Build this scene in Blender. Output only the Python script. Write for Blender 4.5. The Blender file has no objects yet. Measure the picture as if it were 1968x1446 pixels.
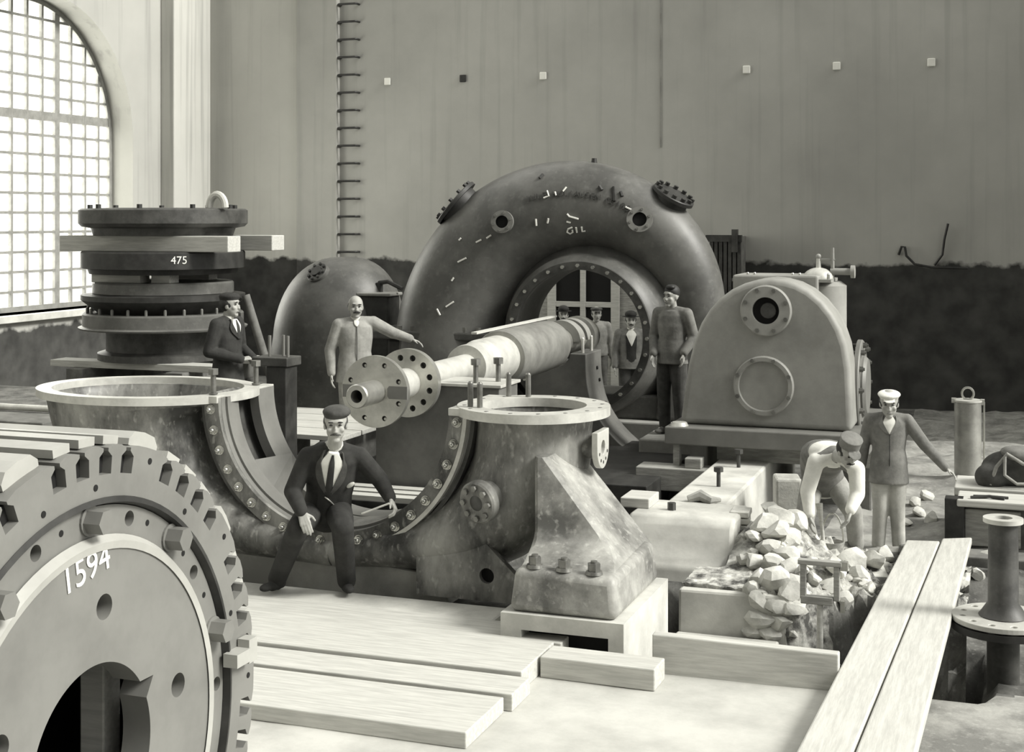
import bpy, bmesh, math, random
from mathutils import Vector, Matrix, noise
random.seed(7)
C = bpy.context.scene.collection
SC = bpy.context.scene
V = Vector
# ---------------------------------------------------------------- camera
YAW = math.radians(19.75)
SA, CA = math.sin(YAW), math.cos(YAW)
FPX, HORIZON, EYE = 2690.0, 420.0, 2.8
cam_data = bpy.data.cameras.new('camera')
cam = bpy.data.objects.new('camera', cam_data)
C.objects.link(cam)
cam.location = (0, 0, EYE)
cam.rotation_euler = (math.radians(90), 0, YAW)
cam_data.sensor_width = 36
cam_data.lens = 36 * FPX / 1968
cam_data.shift_y = -(723 - HORIZON) / 1968
cam_data.clip_end = 200
SC.camera = cam
# ---------------------------------------------------------------- light
SC.view_settings.view_transform = 'Standard'
SC.view_settings.look = 'None'
SC.view_settings.gamma = 1
SC.view_settings.exposure = 0.0
SC.view_settings.use_curve_mapping = False
wd = bpy.data.worlds.new('daylight')
SC.world = wd
wd.use_nodes = True
_n, _l = wd.node_tree.nodes, wd.node_tree.links
_bg = _n['Background']
_bg.inputs[0].default_value = (1.0, 0.99, 0.93, 1)
_tc = _n.new('ShaderNodeTexCoord')
def lobe(direction, lo, hi, amount):     # a brighter part of the sky
    dp = _n.new('ShaderNodeVectorMath'); dp.operation = 'DOT_PRODUCT'
    _l.new(_tc.outputs['Generated'], dp.inputs[0]); dp.inputs[1].default_value = V(direction).normalized()
    mr = _n.new('ShaderNodeMapRange'); mr.interpolation_type = 'SMOOTHSTEP'
    mr.inputs['From Min'].default_value = lo; mr.inputs['From Max'].default_value = hi; mr.inputs['To Max'].default_value = amount
    _l.new(dp.outputs['Value'], mr.inputs['Value'])
    return mr.outputs[0]
_a = _n.new('ShaderNodeMath'); _a.operation = 'ADD'
_l.new(lobe((0.80, 0.10, 0.58), 0.5, 0.97, 2.2), _a.inputs[0])
_l.new(lobe((-1.0, 0.15, 0.12), 0.25, 0.7, 2.0), _a.inputs[1])
_b = _n.new('ShaderNodeMath'); _b.operation = 'ADD'
_l.new(_a.outputs[0], _b.inputs[0]); _b.inputs[1].default_value = 0.10
_l.new(_b.outputs[0], _bg.inputs[1])
sl = bpy.data.lights.new('sun', 'SUN')
sl.energy = 4.6
sl.angle = math.radians(18)
sl.color = (1.0, 0.985, 0.93)
sun = bpy.data.objects.new('sun', sl)
C.objects.link(sun)
sun_to = V((-0.78, 0.0, -0.62))
sun.rotation_euler = sun_to.to_track_quat('-Z', 'Y').to_euler()
sun.location = (6, -2, 12)
al = bpy.data.lights.new('added_fill_lamp', 'AREA')
al.shape = 'RECTANGLE'; al.size = 5.6; al.size_y = 7.0; al.energy = 1150
al.color = (1.0, 0.99, 0.94)
awl = bpy.data.objects.new('added_fill_lamp', al); C.objects.link(awl)  # lamp added just outside the window, brightens the back wall and whitens the panes
awl.location = (-16.9, 19.7, 4.0)
awl.rotation_euler = V((1, 0, 0)).to_track_quat('-Z', 'Z').to_euler()

# ---------------------------------------------------------------- points read from the survey of the hall
def W(px, py, d):
    l = (px - 984) / FPX * d
    return V((-SA * d + CA * l, CA * d + SA * l, EYE - (py - HORIZON) / FPX * d))
def atY(px, py, y):
    r = W(px, py, 1.0)
    return W(px, py, y / r[1])
def atX(px, py, x):
    r = W(px, py, 1.0)
    return W(px, py, x / r[0])
def atZ(px, py, z):
    return W(px, py, (EYE - z) * FPX / (py - HORIZON))

# ---------------------------------------------------------------- materials
TINT = (1.0, 0.995, 0.925)
def col(g):
    return (g * TINT[0], g * TINT[1], g * TINT[2], 1)
MATS = {}
def mat(name, g, g2=None, scale=4.0, rough=0.6, metal=0.0, bump=0.0, lo=0.38, hi=0.62, stretch=None, detail=8, fine=0.0):
    m = bpy.data.materials.new(name)
    m.use_nodes = True
    nt = m.node_tree
    b = nt.nodes['Principled BSDF']
    b.inputs['Roughness'].default_value = rough
    b.inputs['Metallic'].default_value = metal
    b.inputs['Specular IOR Level'].default_value = 0.4
    if g2 is None:
        g2 = g * 1.15
    tc = nt.nodes.new('ShaderNodeNewGeometry')
    mp = nt.nodes.new('ShaderNodeMapping')
    if stretch:
        mp.inputs['Scale'].default_value = stretch
    nt.links.new(tc.outputs['Position'], mp.inputs['Vector'])
    no = nt.nodes.new('ShaderNodeTexNoise')
    no.inputs['Scale'].default_value = scale
    no.inputs['Detail'].default_value = detail
    no.inputs['Roughness'].default_value = 0.65
    nt.links.new(mp.outputs[0], no.inputs['Vector'])
    cr = nt.nodes.new('ShaderNodeValToRGB')
    cr.color_ramp.elements[0].position = lo
    cr.color_ramp.elements[0].color = col(g)
    cr.color_ramp.elements[1].position = hi
    cr.color_ramp.elements[1].color = col(g2)
    nt.links.new(no.outputs['Fac'], cr.inputs['Fac'])
    out = cr.outputs['Color']
    if fine:
        n2 = nt.nodes.new('ShaderNodeTexNoise')
        n2.inputs['Scale'].default_value = scale * 9
        n2.inputs['Detail'].default_value = 4
        nt.links.new(mp.outputs[0], n2.inputs['Vector'])
        c2 = nt.nodes.new('ShaderNodeValToRGB')
        c2.color_ramp.elements[0].position = 0.58
        c2.color_ramp.elements[0].color = (0, 0, 0, 1)
        c2.color_ramp.elements[1].position = 0.70
        c2.color_ramp.elements[1].color = (1, 1, 1, 1)
        nt.links.new(n2.outputs['Fac'], c2.inputs['Fac'])
        ml = nt.nodes.new('ShaderNodeMath')
        ml.operation = 'MULTIPLY'
        nt.links.new(c2.outputs['Color'], ml.inputs[0])
        ml.inputs[1].default_value = fine
        mx = nt.nodes.new('ShaderNodeMix')
        mx.data_type = 'RGBA'
        nt.links.new(ml.outputs[0], mx.inputs['Factor'])
        nt.links.new(out, mx.inputs['A'])
        mx.inputs['B'].default_value = col(min(0.6, g2 * 2.0))
        out = mx.outputs['Result']
    nt.links.new(out, b.inputs['Base Color'])
    if bump:
        bp = nt.nodes.new('ShaderNodeBump')
        bp.inputs['Strength'].default_value = bump
        bp.inputs['Distance'].default_value = 0.02
        nt.links.new(no.outputs['Fac'], bp.inputs['Height'])
        nt.links.new(bp.outputs[0], b.inputs['Normal'])
    MATS[name] = m
    return m
mat('iron_dark', 0.04, 0.08, 5, 0.5, 0.0, 0.2, fine=0.12)
mat('iron_casing', 0.05, 0.32, 2.6, 0.42, 0.0, 0.35, 0.38, 0.66, fine=0.30, stretch=(1, 1, .5))
mat('iron_volute', 0.07, 0.135, 1.7, 0.45, 0.0, 0.2, fine=0.14)
mat('iron_mid', 0.10, 0.15, 3.0, 0.55, 0.0, 0.15)
mat('iron_dusty', 0.10, 0.40, 2.4, 0.6, 0.0, 0.3, 0.36, 0.66, fine=0.3)
mat('iron_servo', 0.24, 0.31, 3.0, 0.55, 0.0, 0.15)
mat('iron_black', 0.02, 0.04, 6, 0.5)
mat('void', 0.006, 0.008, 6, 0.9)
mat('machined', 0.46, 0.60, 6, 0.42, 0.2)
mat('steel', 0.42, 0.58, 5, 0.3, 0.75)
mat('steel_drum', 0.28, 0.42, 4, 0.36, 0.45)
mat('rotor_face', 0.16, 0.20, 3, 0.5, 0.1)
mat('rotor_light', 0.34, 0.42, 3, 0.5, 0.1)
mat('bolt', 0.14, 0.24, 8, 0.32, 0.5)
mat('bolt_bright', 0.40, 0.55, 8, 0.22, 0.8)
mat('wood_pale', 0.42, 0.54, 3, 0.7, 0, 0.12, stretch=(1.2, 14, 14))
mat('wood_pale_y', 0.45, 0.56, 3, 0.7, 0, 0.12, stretch=(14, 1.2, 14))
mat('wood_mid', 0.24, 0.36, 4, 0.75, 0, 0.2, stretch=(1.5, 10, 10))
mat('wood_dark', 0.10, 0.18, 4, 0.8, 0, 0.2)
mat('concrete', 0.42, 0.60, 2.2, 0.85, 0, 0.25)
mat('concrete_dim', 0.22, 0.34, 2.2, 0.85, 0, 0.3)
mat('stone', 0.40, 0.62, 6, 0.9, 0, 0.6)
mat('sand', 0.38, 0.52, 1.5, 0.95, 0, 0.35)
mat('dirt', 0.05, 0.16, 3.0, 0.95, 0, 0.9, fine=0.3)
mat('dirt_pale', 0.16, 0.34, 2.5, 0.95, 0, 0.9, fine=0.2)
mat('skin', 0.31, 0.38, 10, 0.6)
mat('cloth_black', 0.022, 0.036, 9, 0.9, 0, 0.3)
mat('cloth_dark', 0.045, 0.075, 9, 0.9, 0, 0.3)
mat('cloth_mid', 0.13, 0.20, 9, 0.9, 0, 0.3)
mat('cloth_grey', 0.24, 0.34, 9, 0.9, 0, 0.3)
mat('cloth_pale', 0.36, 0.48, 8, 0.9, 0, 0.3)
mat('cloth_light', 0.22, 0.32, 8, 0.9, 0, 0.3)
mat('cloth_white', 0.62, 0.72, 8, 0.9, 0, 0.2)
mat('hair', 0.015, 0.03, 20, 0.6)
mat('chalk', 0.78, 0.85, 30, 0.95)
mat('porcelain', 0.85, 0.9, 5, 0.3)

# ---------------------------------------------------------------- mesh building
def basis(n, up=V((0, 0, 1))):
    n = V(n).normalized()
    if abs(n.dot(up)) > 0.98:
        up = V((0, 1, 0)) if abs(n.y) < 0.9 else V((1, 0, 0))
    u = up.cross(n).normalized()
    v = n.cross(u).normalized()
    return u, v, n
class MB:
    def __init__(self):
        self.v = []; self.f = []
    def add(self, vs, fs):
        o = len(self.v)
        self.v += [V(p) for p in vs]
        self.f += [tuple(i + o for i in q) for q in fs]
        return self
    def box(self, c, s, rz=0.0, R=None):
        c = V(c); M = R or Matrix.Rotation(rz, 3, 'Z')
        vs = [c + M @ V((x * s[0] / 2, y * s[1] / 2, z * s[2] / 2)) for x in (-1, 1) for y in (-1, 1) for z in (-1, 1)]
        return self.add(vs, [(0, 1, 3, 2), (4, 6, 7, 5), (0, 4, 5, 1), (2, 3, 7, 6), (0, 2, 6, 4), (1, 5, 7, 3)])
    def box2(self, a, b):
        a, b = V(a), V(b)
        return self.box((a + b) / 2, [abs(b[i] - a[i]) for i in range(3)])
    def hexa(self, p):      # 8 points: 4 bottom (ccw), 4 top
        return self.add(p, [(3, 2, 1, 0), (4, 5, 6, 7), (0, 1, 5, 4), (1, 2, 6, 5), (2, 3, 7, 6), (3, 0, 4, 7)])
    def cyl(self, a, b, r0, r1=None, n=24, caps=True):
        a, b = V(a), V(b)
        r1 = r0 if r1 is None else r1
        u, v, w = basis(b - a)
        vs = []
        for p, r in ((a, r0), (b, r1)):
            for i in range(n):
                t = 2 * math.pi * i / n
                vs.append(p + u * (r * math.cos(t)) + v * (r * math.sin(t)))
        fs = [(i, (i + 1) % n, n + (i + 1) % n, n + i) for i in range(n)]
        if caps:
            fs += [tuple(reversed(range(n))), tuple(range(n, 2 * n))]
        return self.add(vs, fs)
    def lathe(self, prof, o, axis, n=48, a0=0.0, a1=2 * math.pi, ref=None, sx=1.0, sy=1.0, closed=False):
        # prof: (r, h) along axis; full turn, or an arc with capped ends
        o = V(o); w = V(axis).normalized()
        if ref is None:
            u, v, w = basis(w)
        else:
            u = V(ref).normalized(); v = w.cross(u)
        full = abs(a1 - a0 - 2 * math.pi) < 1e-6
        m = n if full else n + 1
        k = len(prof)
        vs = []
        for i in range(m):
            t = a0 + (a1 - a0) * i / n
            d = u * (math.cos(t) * sx) + v * (math.sin(t) * sy)
            for r, h in prof:
                vs.append(o + d * r + w * h)
        fs = []
        kk = k if closed else k - 1
        for i in range(n):
            j = (i + 1) % m
            for q in range(kk):
                q2 = (q + 1) % k
                fs.append((i * k + q, j * k + q, j * k + q2, i * k + q2))
        if not full and closed:
            fs.append(tuple(range(k))); fs.append(tuple(reversed(range(n * k, n * k + k))))
        return self.add(vs, fs)
    def disc(self, c, nrm, r, t, n=40, bev=0.0):
        c = V(c); nrm = V(nrm).normalized()
        b = bev
        return self.lathe([(0.0001, 0), (r, 0), (r, t - b), (r - b, t), (0.0001, t)], c, nrm, n)
    def ring(self, c, nrm, ri, ro, t, n=48, sx=1.0, sy=1.0, ref=None):
        return self.lathe([(ri, 0), (ro, 0), (ro, t), (ri, t)], c, nrm, n, closed=True, sx=sx, sy=sy, ref=ref)
    def ell(self, c, ax, n=14, m=10):
        c = V(c); a, b, d = [V(x) for x in ax]
        vs = [c - d]
        for j in range(1, m):
            p = -math.pi / 2 + math.pi * j / m
            for i in range(n):
                t = 2 * math.pi * i / n
                vs.append(c + a * (math.cos(p) * math.cos(t)) + b * (math.cos(p) * math.sin(t)) + d * math.sin(p))
        vs.append(c + d)
        fs = [(0, 1 + (i + 1) % n, 1 + i) for i in range(n)]
        for j in range(m - 2):
            for i in range(n):
                a0 = 1 + j * n + i; a1 = 1 + j * n + (i + 1) % n
                fs.append((a0, a1, a1 + n, a0 + n))
        L = len(vs) - 1; o = 1 + (m - 2) * n
        fs += [(o + i, o + (i + 1) % n, L) for i in range(n)]
        return self.add(vs, fs)
    def sph(self, c, r, n=12, m=8):
        return self.ell(c, ((r, 0, 0), (0, r, 0), (0, 0, r)), n, m)
    def caps(self, a, b, r0, r1=None, n=12):
        r1 = r0 if r1 is None else r1
        self.cyl(a, b, r0, r1, n); self.sph(a, r0, n, 8); self.sph(b, r1, n, 8)
        return self
    def chain(self, pts, rs, n=12):
        for i in range(len(pts) - 1):
            self.caps(pts[i], pts[i + 1], rs[i], rs[i + 1], n)
        return self
    def loft(self, rings, n=24, caps=True):     # rings: (centre, axis_a, axis_b) scaled half axes
        vs = []
        for c, a, b in rings:
            c, a, b = V(c), V(a), V(b)
            for i in range(n):
                t = 2 * math.pi * i / n
                vs.append(c + a * math.cos(t) + b * math.sin(t))
        fs = []
        for k in range(len(rings) - 1):
            for i in range(n):
                j = (i + 1) % n
                fs.append((k * n + i, k * n + j, (k + 1) * n + j, (k + 1) * n + i))
        if caps:
            fs.append(tuple(reversed(range(n)))); q = (len(rings) - 1) * n
            fs.append(tuple(range(q, q + n)))
        return self.add(vs, fs)
    def tube(self, pts, r, n=10):
        pts = [V(p) for p in pts]
        rr = r if isinstance(r, (list, tuple)) else [r] * len(pts)
        rings = []
        u = None
        for i, p in enumerate(pts):
            d = (pts[min(i + 1, len(pts) - 1)] - pts[max(i - 1, 0)]).normalized()
            if u is None:
                u, v, _ = basis(d)
            else:
                u = (u - d * u.dot(d)).normalized(); v = d.cross(u)
            rings.append((p, u * rr[i], v * rr[i]))
        return self.loft(rings, n)
    def prism(self, poly, o, u, v, w, depth):   # concave outline allowed
        o, u, v, w = V(o), V(u), V(v), V(w)
        n = len(poly)
        vs = [o + u * x + v * y for x, y in poly] + [o + u * x + v * y + w * depth for x, y in poly]
        fs = [tuple(reversed(range(n))), tuple(range(n, 2 * n))] + [(i, (i + 1) % n, n + (i + 1) % n, n + i) for i in range(n)]
        return self.add(vs, fs)
    def plate(self, loops, o, u, v, w, depth):  # outline with holes, extruded
        o, u, v, w = V(o), V(u), V(v), V(w)
        bm = bmesh.new(); es = []
        for lp in loops:
            vv = [bm.verts.new((x, y, 0)) for x, y in lp]
            es += [bm.edges.new((vv[i], vv[(i + 1) % len(vv)])) for i in range(len(vv))]
        bm.verts.index_update()
        bmesh.ops.triangle_fill(bm, edges=es, use_beauty=True)
        bm.verts.index_update()
        pts = [p.co.copy() for p in bm.verts]
        tri = [tuple(q.index for q in f.verts) for f in bm.faces]
        bm.free()
        n = len(pts)
        vs = [o + u * p.x + v * p.y for p in pts] + [o + u * p.x + v * p.y + w * depth for p in pts]
        fs = [tuple(reversed(t)) for t in tri] + [tuple(i + n for i in t) for t in tri]
        k = 0
        for lp in loops:
            m = len(lp)
            fs += [(k + i, k + (i + 1) % m, n + k + (i + 1) % m, n + k + i) for i in range(m)]
            k += m
        return self.add(vs, fs)
    def hexnut(self, c, nrm, r, h):
        return self.cyl(c, V(c) + V(nrm).normalized() * h, r, r, 6)

BAKE = []
TEXTS = []
def link(name, mb, m, parent=None, smooth=True, bevel=0.0, vox=0.0, origin=None, seg=2, angle=35, sub=0):
    me = bpy.data.meshes.new(name)
    if parent is not None:
        o0 = parent['_o']; o0 = V(o0)
    else:
        xs = [p.x for p in mb.v]; ys = [p.y for p in mb.v]; zs = [p.z for p in mb.v]
        o0 = V(origin) if origin is not None else V(((min(xs) + max(xs)) / 2, (min(ys) + max(ys)) / 2, min(zs)))
    me.from_pydata([p - o0 for p in mb.v], [], mb.f)
    bm = bmesh.new(); bm.from_mesh(me)
    bmesh.ops.remove_doubles(bm, verts=bm.verts, dist=1e-5)
    bmesh.ops.recalc_face_normals(bm, faces=bm.faces)
    bm.to_mesh(me); bm.free()
    me.materials.append(MATS[m] if isinstance(m, str) else m)
    ob = bpy.data.objects.new(name, me)
    C.objects.link(ob)
    ob['_o'] = tuple(o0)
    if parent is None:
        ob.location = o0
    else:
        ob.parent = parent
    if smooth:
        for p in me.polygons:
            p.use_smooth = True
    if vox:
        r = ob.modifiers.new('r', 'REMESH'); r.mode = 'VOXEL'; r.voxel_size = vox; r.use_smooth_shade = True
        s = ob.modifiers.new('s', 'SMOOTH'); s.factor = 0.5; s.iterations = 3
        BAKE.append(ob)
    else:
        if bevel:
            b = ob.modifiers.new('b', 'BEVEL'); b.width = bevel; b.segments = seg; b.limit_method = 'ANGLE'; b.angle_limit = math.radians(40)
            BAKE.append(ob)
        if sub:
            s = ob.modifiers.new('u', 'SUBSURF'); s.levels = sub; s.render_levels = sub
            BAKE.append(ob)
        if smooth:
            try:
                me.set_sharp_from_angle(angle=math.radians(angle))
            except Exception:
                pass
    return ob
def tag(o, label, cat, group=None):
    o['label'] = label; o['category'] = cat
    if group:
        o['group'] = group
    return o
def thing(name, loc, label, cat, group=None):
    o = bpy.data.objects.new(name, None)
    o.empty_display_size = 0.1
    C.objects.link(o); o.location = loc; o['_o'] = tuple(loc)
    return tag(o, label, cat, group)
def struct(o):
    o['kind'] = 'structure'
    return o
def copy_tree(o, loc, label=None, group=None, rz=0.0):
    r = o.copy(); C.objects.link(r); r.location = loc
    r.rotation_euler = (0, 0, rz)
    if label: r['label'] = label
    if group: r['group'] = group
    for ch in o.children:
        c = ch.copy(); C.objects.link(c); c.parent = r
        for g in ch.children:
            d = g.copy(); C.objects.link(d); d.parent = c
    return r
def circ(r, n, cx=0.0, cy=0.0, a0=0.0):
    return [(cx + r * math.cos(a0 + 2 * math.pi * i / n), cy + r * math.sin(a0 + 2 * math.pi * i / n)) for i in range(n)]
X3, Y3, Z3 = V((1, 0, 0)), V((0, 1, 0)), V((0, 0, 1))
def letters(body, size, parent, o, u, v, m, name, depth=0.004):
    cu = bpy.data.curves.new(name, 'FONT'); cu.body = body; cu.size = size; cu.extrude = depth
    cu.align_x = 'CENTER'; cu.align_y = 'CENTER'
    t = bpy.data.objects.new(name, cu); C.objects.link(t)
    u, v = V(u).normalized(), V(v).normalized()
    v = (v - u * v.dot(u)).normalized(); w = u.cross(v)
    M = Matrix((u, v, w)).transposed().to_4x4()
    M.translation = V(o) - V(parent['_o'])
    t.parent = parent; t.matrix_local = M
    cu.materials.append(MATS[m])
    TEXTS.append(t)
    return t
# ================================================================ SETTING
def wall_mat(name, base_lo, base_hi, band_z, band=True, streak=0.35):
    m = bpy.data.materials.new(name); m.use_nodes = True
    nt = m.node_tree; N = nt.nodes; L = nt.links
    b = N['Principled BSDF']; b.inputs['Roughness'].default_value = 0.92
    g = N.new('ShaderNodeNewGeometry')
    n1 = N.new('ShaderNodeTexNoise'); n1.inputs['Scale'].default_value = 0.55; n1.inputs['Detail'].default_value = 9
    n1.inputs['Roughness'].default_value = 0.6
    L.new(g.outputs['Position'], n1.inputs['Vector'])
    cr = N.new('ShaderNodeValToRGB')
    cr.color_ramp.elements[0].position = 0.3; cr.color_ramp.elements[0].color = col(base_lo)
    cr.color_ramp.elements[1].position = 0.72; cr.color_ramp.elements[1].color = col(base_hi)
    L.new(n1.outputs['Fac'], cr.inputs['Fac'])
    # water streaks running down the plaster
    mp = N.new('ShaderNodeMapping'); mp.inputs['Scale'].default_value = (6.0, 6.0, 0.20)
    L.new(g.outputs['Position'], mp.inputs['Vector'])
    n2 = N.new('ShaderNodeTexNoise'); n2.inputs['Scale'].default_value = 1.0; n2.inputs['Detail'].default_value = 9
    L.new(mp.outputs[0], n2.inputs['Vector'])
    c2 = N.new('ShaderNodeValToRGB')
    c2.color_ramp.elements[0].position = 0.30; c2.color_ramp.elements[0].color = (1 - streak,) * 3 + (1,)
    c2.color_ramp.elements[1].position = 0.46; c2.color_ramp.elements[1].color = (1, 1, 1, 1)
    L.new(n2.outputs['Fac'], c2.inputs['Fac'])
    mx = N.new('ShaderNodeMix'); mx.data_type = 'RGBA'; mx.blend_type = 'MULTIPLY'; mx.inputs['Factor'].default_value = 1
    L.new(cr.outputs['Color'], mx.inputs['A']); L.new(c2.outputs['Color'], mx.inputs['B'])
    out = mx.outputs['Result']
    if band:
        sp = N.new('ShaderNodeSeparateXYZ'); L.new(g.outputs['Position'], sp.inputs[0])
        n3 = N.new('ShaderNodeTexNoise'); n3.inputs['Scale'].default_value = 2.6; n3.inputs['Detail'].default_value = 8
        L.new(g.outputs['Position'], n3.inputs['Vector'])
        ma = N.new('ShaderNodeMath'); ma.operation = 'MULTIPLY_ADD'
        ma.inputs[1].default_value = 0.45; L.new(n3.outputs['Fac'], ma.inputs[0]); L.new(sp.outputs['Z'], ma.inputs[2])
        mr = N.new('ShaderNodeMapRange'); mr.inputs['From Min'].default_value = band_z + 0.19; mr.inputs['From Max'].default_value = band_z + 0.26
        L.new(ma.outputs[0], mr.inputs['Value'])
        c3 = N.new('ShaderNodeValToRGB')
        c3.color_ramp.elements[0].position = 0.35; c3.color_ramp.elements[0].color = col(0.03)
        c3.color_ramp.elements[1].position = 0.7; c3.color_ramp.elements[1].color = col(0.075)
        L.new(n3.outputs['Fac'], c3.inputs['Fac'])
        m2 = N.new('ShaderNodeMix'); m2.data_type = 'RGBA'
        L.new(mr.outputs[0], m2.inputs['Factor']); L.new(c3.outputs['Color'], m2.inputs['A']); L.new(out, m2.inputs['B'])
        out = m2.outputs['Result']
    L.new(out, b.inputs['Base Color'])
    bp = N.new('ShaderNodeBump'); bp.inputs['Strength'].default_value = 0.15; bp.inputs['Distance'].default_value = 0.03
    L.new(n1.outputs['Fac'], bp.inputs['Height']); L.new(bp.outputs[0], b.inputs['Normal'])
    MATS[name] = m
wall_mat('plaster', 0.37, 0.48, 2.0, True, 0.12)
wall_mat('plaster_left', 0.36, 0.44, 0.95, True, 0.2)
wall_mat('plaster_trim', 0.46, 0.54, 2.0, True, 0.25)
LX, BY = -15.6, 25.0
struct(link('wall_back', MB().box2((LX - 0.6, BY, -1.2), (9.0, BY + 0.5, 13)), 'plaster', smooth=False))
wy, wr, wz0, wz1 = 19.96, 2.4, 1.2, 4.27
arch = [(wy - wr, wz0), (wy + wr, wz0)] + [(wy + wr * math.cos(math.pi * i / 40), wz1 + wr * math.sin(math.pi * i / 40)) for i in range(41)]
wl = MB().plate([[(-14.0, -1.2), (BY, -1.2), (BY, 13), (-14.0, 13)], arch], V((LX, 0, 0)), Y3, Z3, -X3, 0.55)
struct(link('wall_left', wl, 'plaster_left', smooth=False))
struct(link('shade_wall_right', MB().box2((7.5, 19, -1.2), (8.1, BY, 13)), 'plaster', smooth=False))  # unseen stub of wall, added to shade the right part of the back wall
struct(link('trim_1', MB().box2((LX, 23.27, -1.0), (-15.3, 24.58, 13)), 'plaster_trim', smooth=False, bevel=0.02))
struct(link('trim_2', MB().box2((-13.5, 24.85, -1.0), (-12.6, BY, 13)), 'plaster', smooth=False, bevel=0.02))
wall_mat('plaster_lit', 0.56, 0.66, 2.0, True, 0.1)
struct(link('lit_bay', MB().box2((LX, 24.985, -1.0), (-13.5, BY, 13)), 'plaster_lit', smooth=False))  # thin sheet over the left bay, brightness of its light painted into the colour
# arched window with iron glazing bars
win = thing('window_1', (LX - 0.5, wy, wz0), '', 'window'); win['kind'] = 'structure'
del win['label']; del win['category']
mat('window_iron', 0.22, 0.30, 6, 0.7)
fx = LX - 0.5
fr = MB()
inner = [(wy - wr + 0.09, wz0 + 0.09), (wy + wr - 0.09, wz0 + 0.09)] + [(wy + (wr - 0.09) * math.cos(math.pi * i / 40), wz1 + (wr - 0.09) * math.sin(math.pi * i / 40)) for i in range(41)]
fr.plate([arch, inner], V((fx + 0.04, 0, 0)), Y3, Z3, -X3, 0.08)
link('window_frame', fr, 'window_iron', win, smooth=False)
bars = MB()
def half(z):
    return wr if z <= wz1 else math.sqrt(max(0, wr * wr - (z - wz1) ** 2))
for i in range(1, 12):
    y = wy - wr + i * 0.4
    top = wz1 + math.sqrt(max(0.0, wr * wr - (y - wy) ** 2))
    w = 0.13 if i in (4, 8) else 0.05
    bars.box2((fx - 0.03, y - w / 2, wz0), (fx + 0.03, y + w / 2, top - 0.02))
z = wz0 + 0.34
while z < wz1 + wr - 0.1:
    w = 0.16 if abs(z - 4.6) < 0.17 else 0.045
    h = half(z)
    bars.box2((fx - 0.028, wy - h + 0.02, z - w / 2), (fx + 0.028, wy + h - 0.02, z + w / 2))
    z += 0.34
link('glazing_bars', bars, 'window_iron', win, smooth=False)
gm = bpy.data.materials.new('glass'); gm.use_nodes = True
nt = gm.node_tree; nt.nodes.clear()
o_ = nt.nodes.new('ShaderNodeOutputMaterial'); mx_ = nt.nodes.new('ShaderNodeMixShader'); mx_.inputs[0].default_value = 0.06
t_ = nt.nodes.new('ShaderNodeBsdfTransparent'); t_.inputs[0].default_value = (0.97, 0.97, 0.95, 1)
g_ = nt.nodes.new('ShaderNodeBsdfGlossy'); g_.inputs['Roughness'].default_value = 0.05
nt.links.new(t_.outputs[0], mx_.inputs[1]); nt.links.new(g_.outputs[0], mx_.inputs[2]); nt.links.new(mx_.outputs[0], o_.inputs[0])
MATS['glass'] = gm
link('window_pane', MB().plate([arch], V((fx - 0.002, 0, 0)), Y3, Z3, -X3, 0.006), 'glass', win, smooth=False)
struct(link('trim_3', MB().box2((LX - 0.5, wy - wr - 0.2, wz0 - 0.12), (LX + 0.12, wy + wr + 0.1, wz0)), 'concrete', smooth=False, bevel=0.01))
# ground: heights of the sandy floor, the pits and the lower floor at the back
def sstep(a, b, x):
    t = max(0.0, min(1.0, (x - a) / (b - a))); return t * t * (3 - 2 * t)
def inside(x, y, x0, x1, y0, y1, e=0.12):
    return sstep(x0 - e, x0 + e, x) * (1 - sstep(x1 - e, x1 + e, x)) * sstep(y0 - e, y0 + e, y) * (1 - sstep(y1 - e, y1 + e, y))
def gh(x, y):
    n = noise.noise(V((x * 1.3, y * 1.3, 3.1))) * 0.5 + noise.noise(V((x * 4.1, y * 4.1, 7.7))) * 0.25
    z = 0.0
    rough = 0.012 if y < 8.6 else 0.02
    if y >= 8.6:
        left = 1 - sstep(-2.6, -2.3, x)
        z += 0.12 * left * sstep(10.8, 11.6, y)
        rough = 0.02 + 0.16 * sstep(-2.0, -1.2, x) * sstep(8.7, 9.2, y)
    z -= 0.95 * inside(x, y, -2.38, -0.25, 8.62, 10.5, 0.1)
    z -= 0.30 * sstep(-0.7, -0.3, x) * sstep(8.75, 9.1, y) * (1 - sstep(11.2, 11.8, y))
    z -= 0.35 * inside(x, y, -3.9, -2.85, 10.75, 13.4)
    z -= 0.50 * sstep(18.4, 19.0, y) * (1 - 0.3 * sstep(-1, 1, x))
    return z + n * rough
me = bpy.data.meshes.new('floor')
x0, x1, y0, y1, st = -16.0, 7.6, 0.5, 25.1, 0.1
nx, ny = int((x1 - x0) / st) + 1, int((y1 - y0) / st) + 1
vs = [(x0 + i * st, y0 + j * st, gh(x0 + i * st, y0 + j * st)) for j in range(ny) for i in range(nx)]
fs = [(j * nx + i, j * nx + i + 1, (j + 1) * nx + i + 1, (j + 1) * nx + i) for j in range(ny - 1) for i in range(nx - 1)]
me.from_pydata(vs, [], fs)
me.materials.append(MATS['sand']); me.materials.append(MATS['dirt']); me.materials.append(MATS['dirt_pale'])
for p in me.polygons:
    p.use_smooth = True
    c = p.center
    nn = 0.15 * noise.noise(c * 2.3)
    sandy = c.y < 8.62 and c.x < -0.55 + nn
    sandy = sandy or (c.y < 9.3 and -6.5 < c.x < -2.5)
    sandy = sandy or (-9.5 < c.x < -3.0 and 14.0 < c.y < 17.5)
    p.material_index = 0 if sandy else (2 if (c.x > -1.6 and c.y > 11.9) or (c.x > -0.65 and c.y < 8.78 + nn) else 1)  # ground right of the planks is darkened, its shade put into the colour
fl = bpy.data.objects.new('floor', me); C.objects.link(fl); struct(fl)
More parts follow.
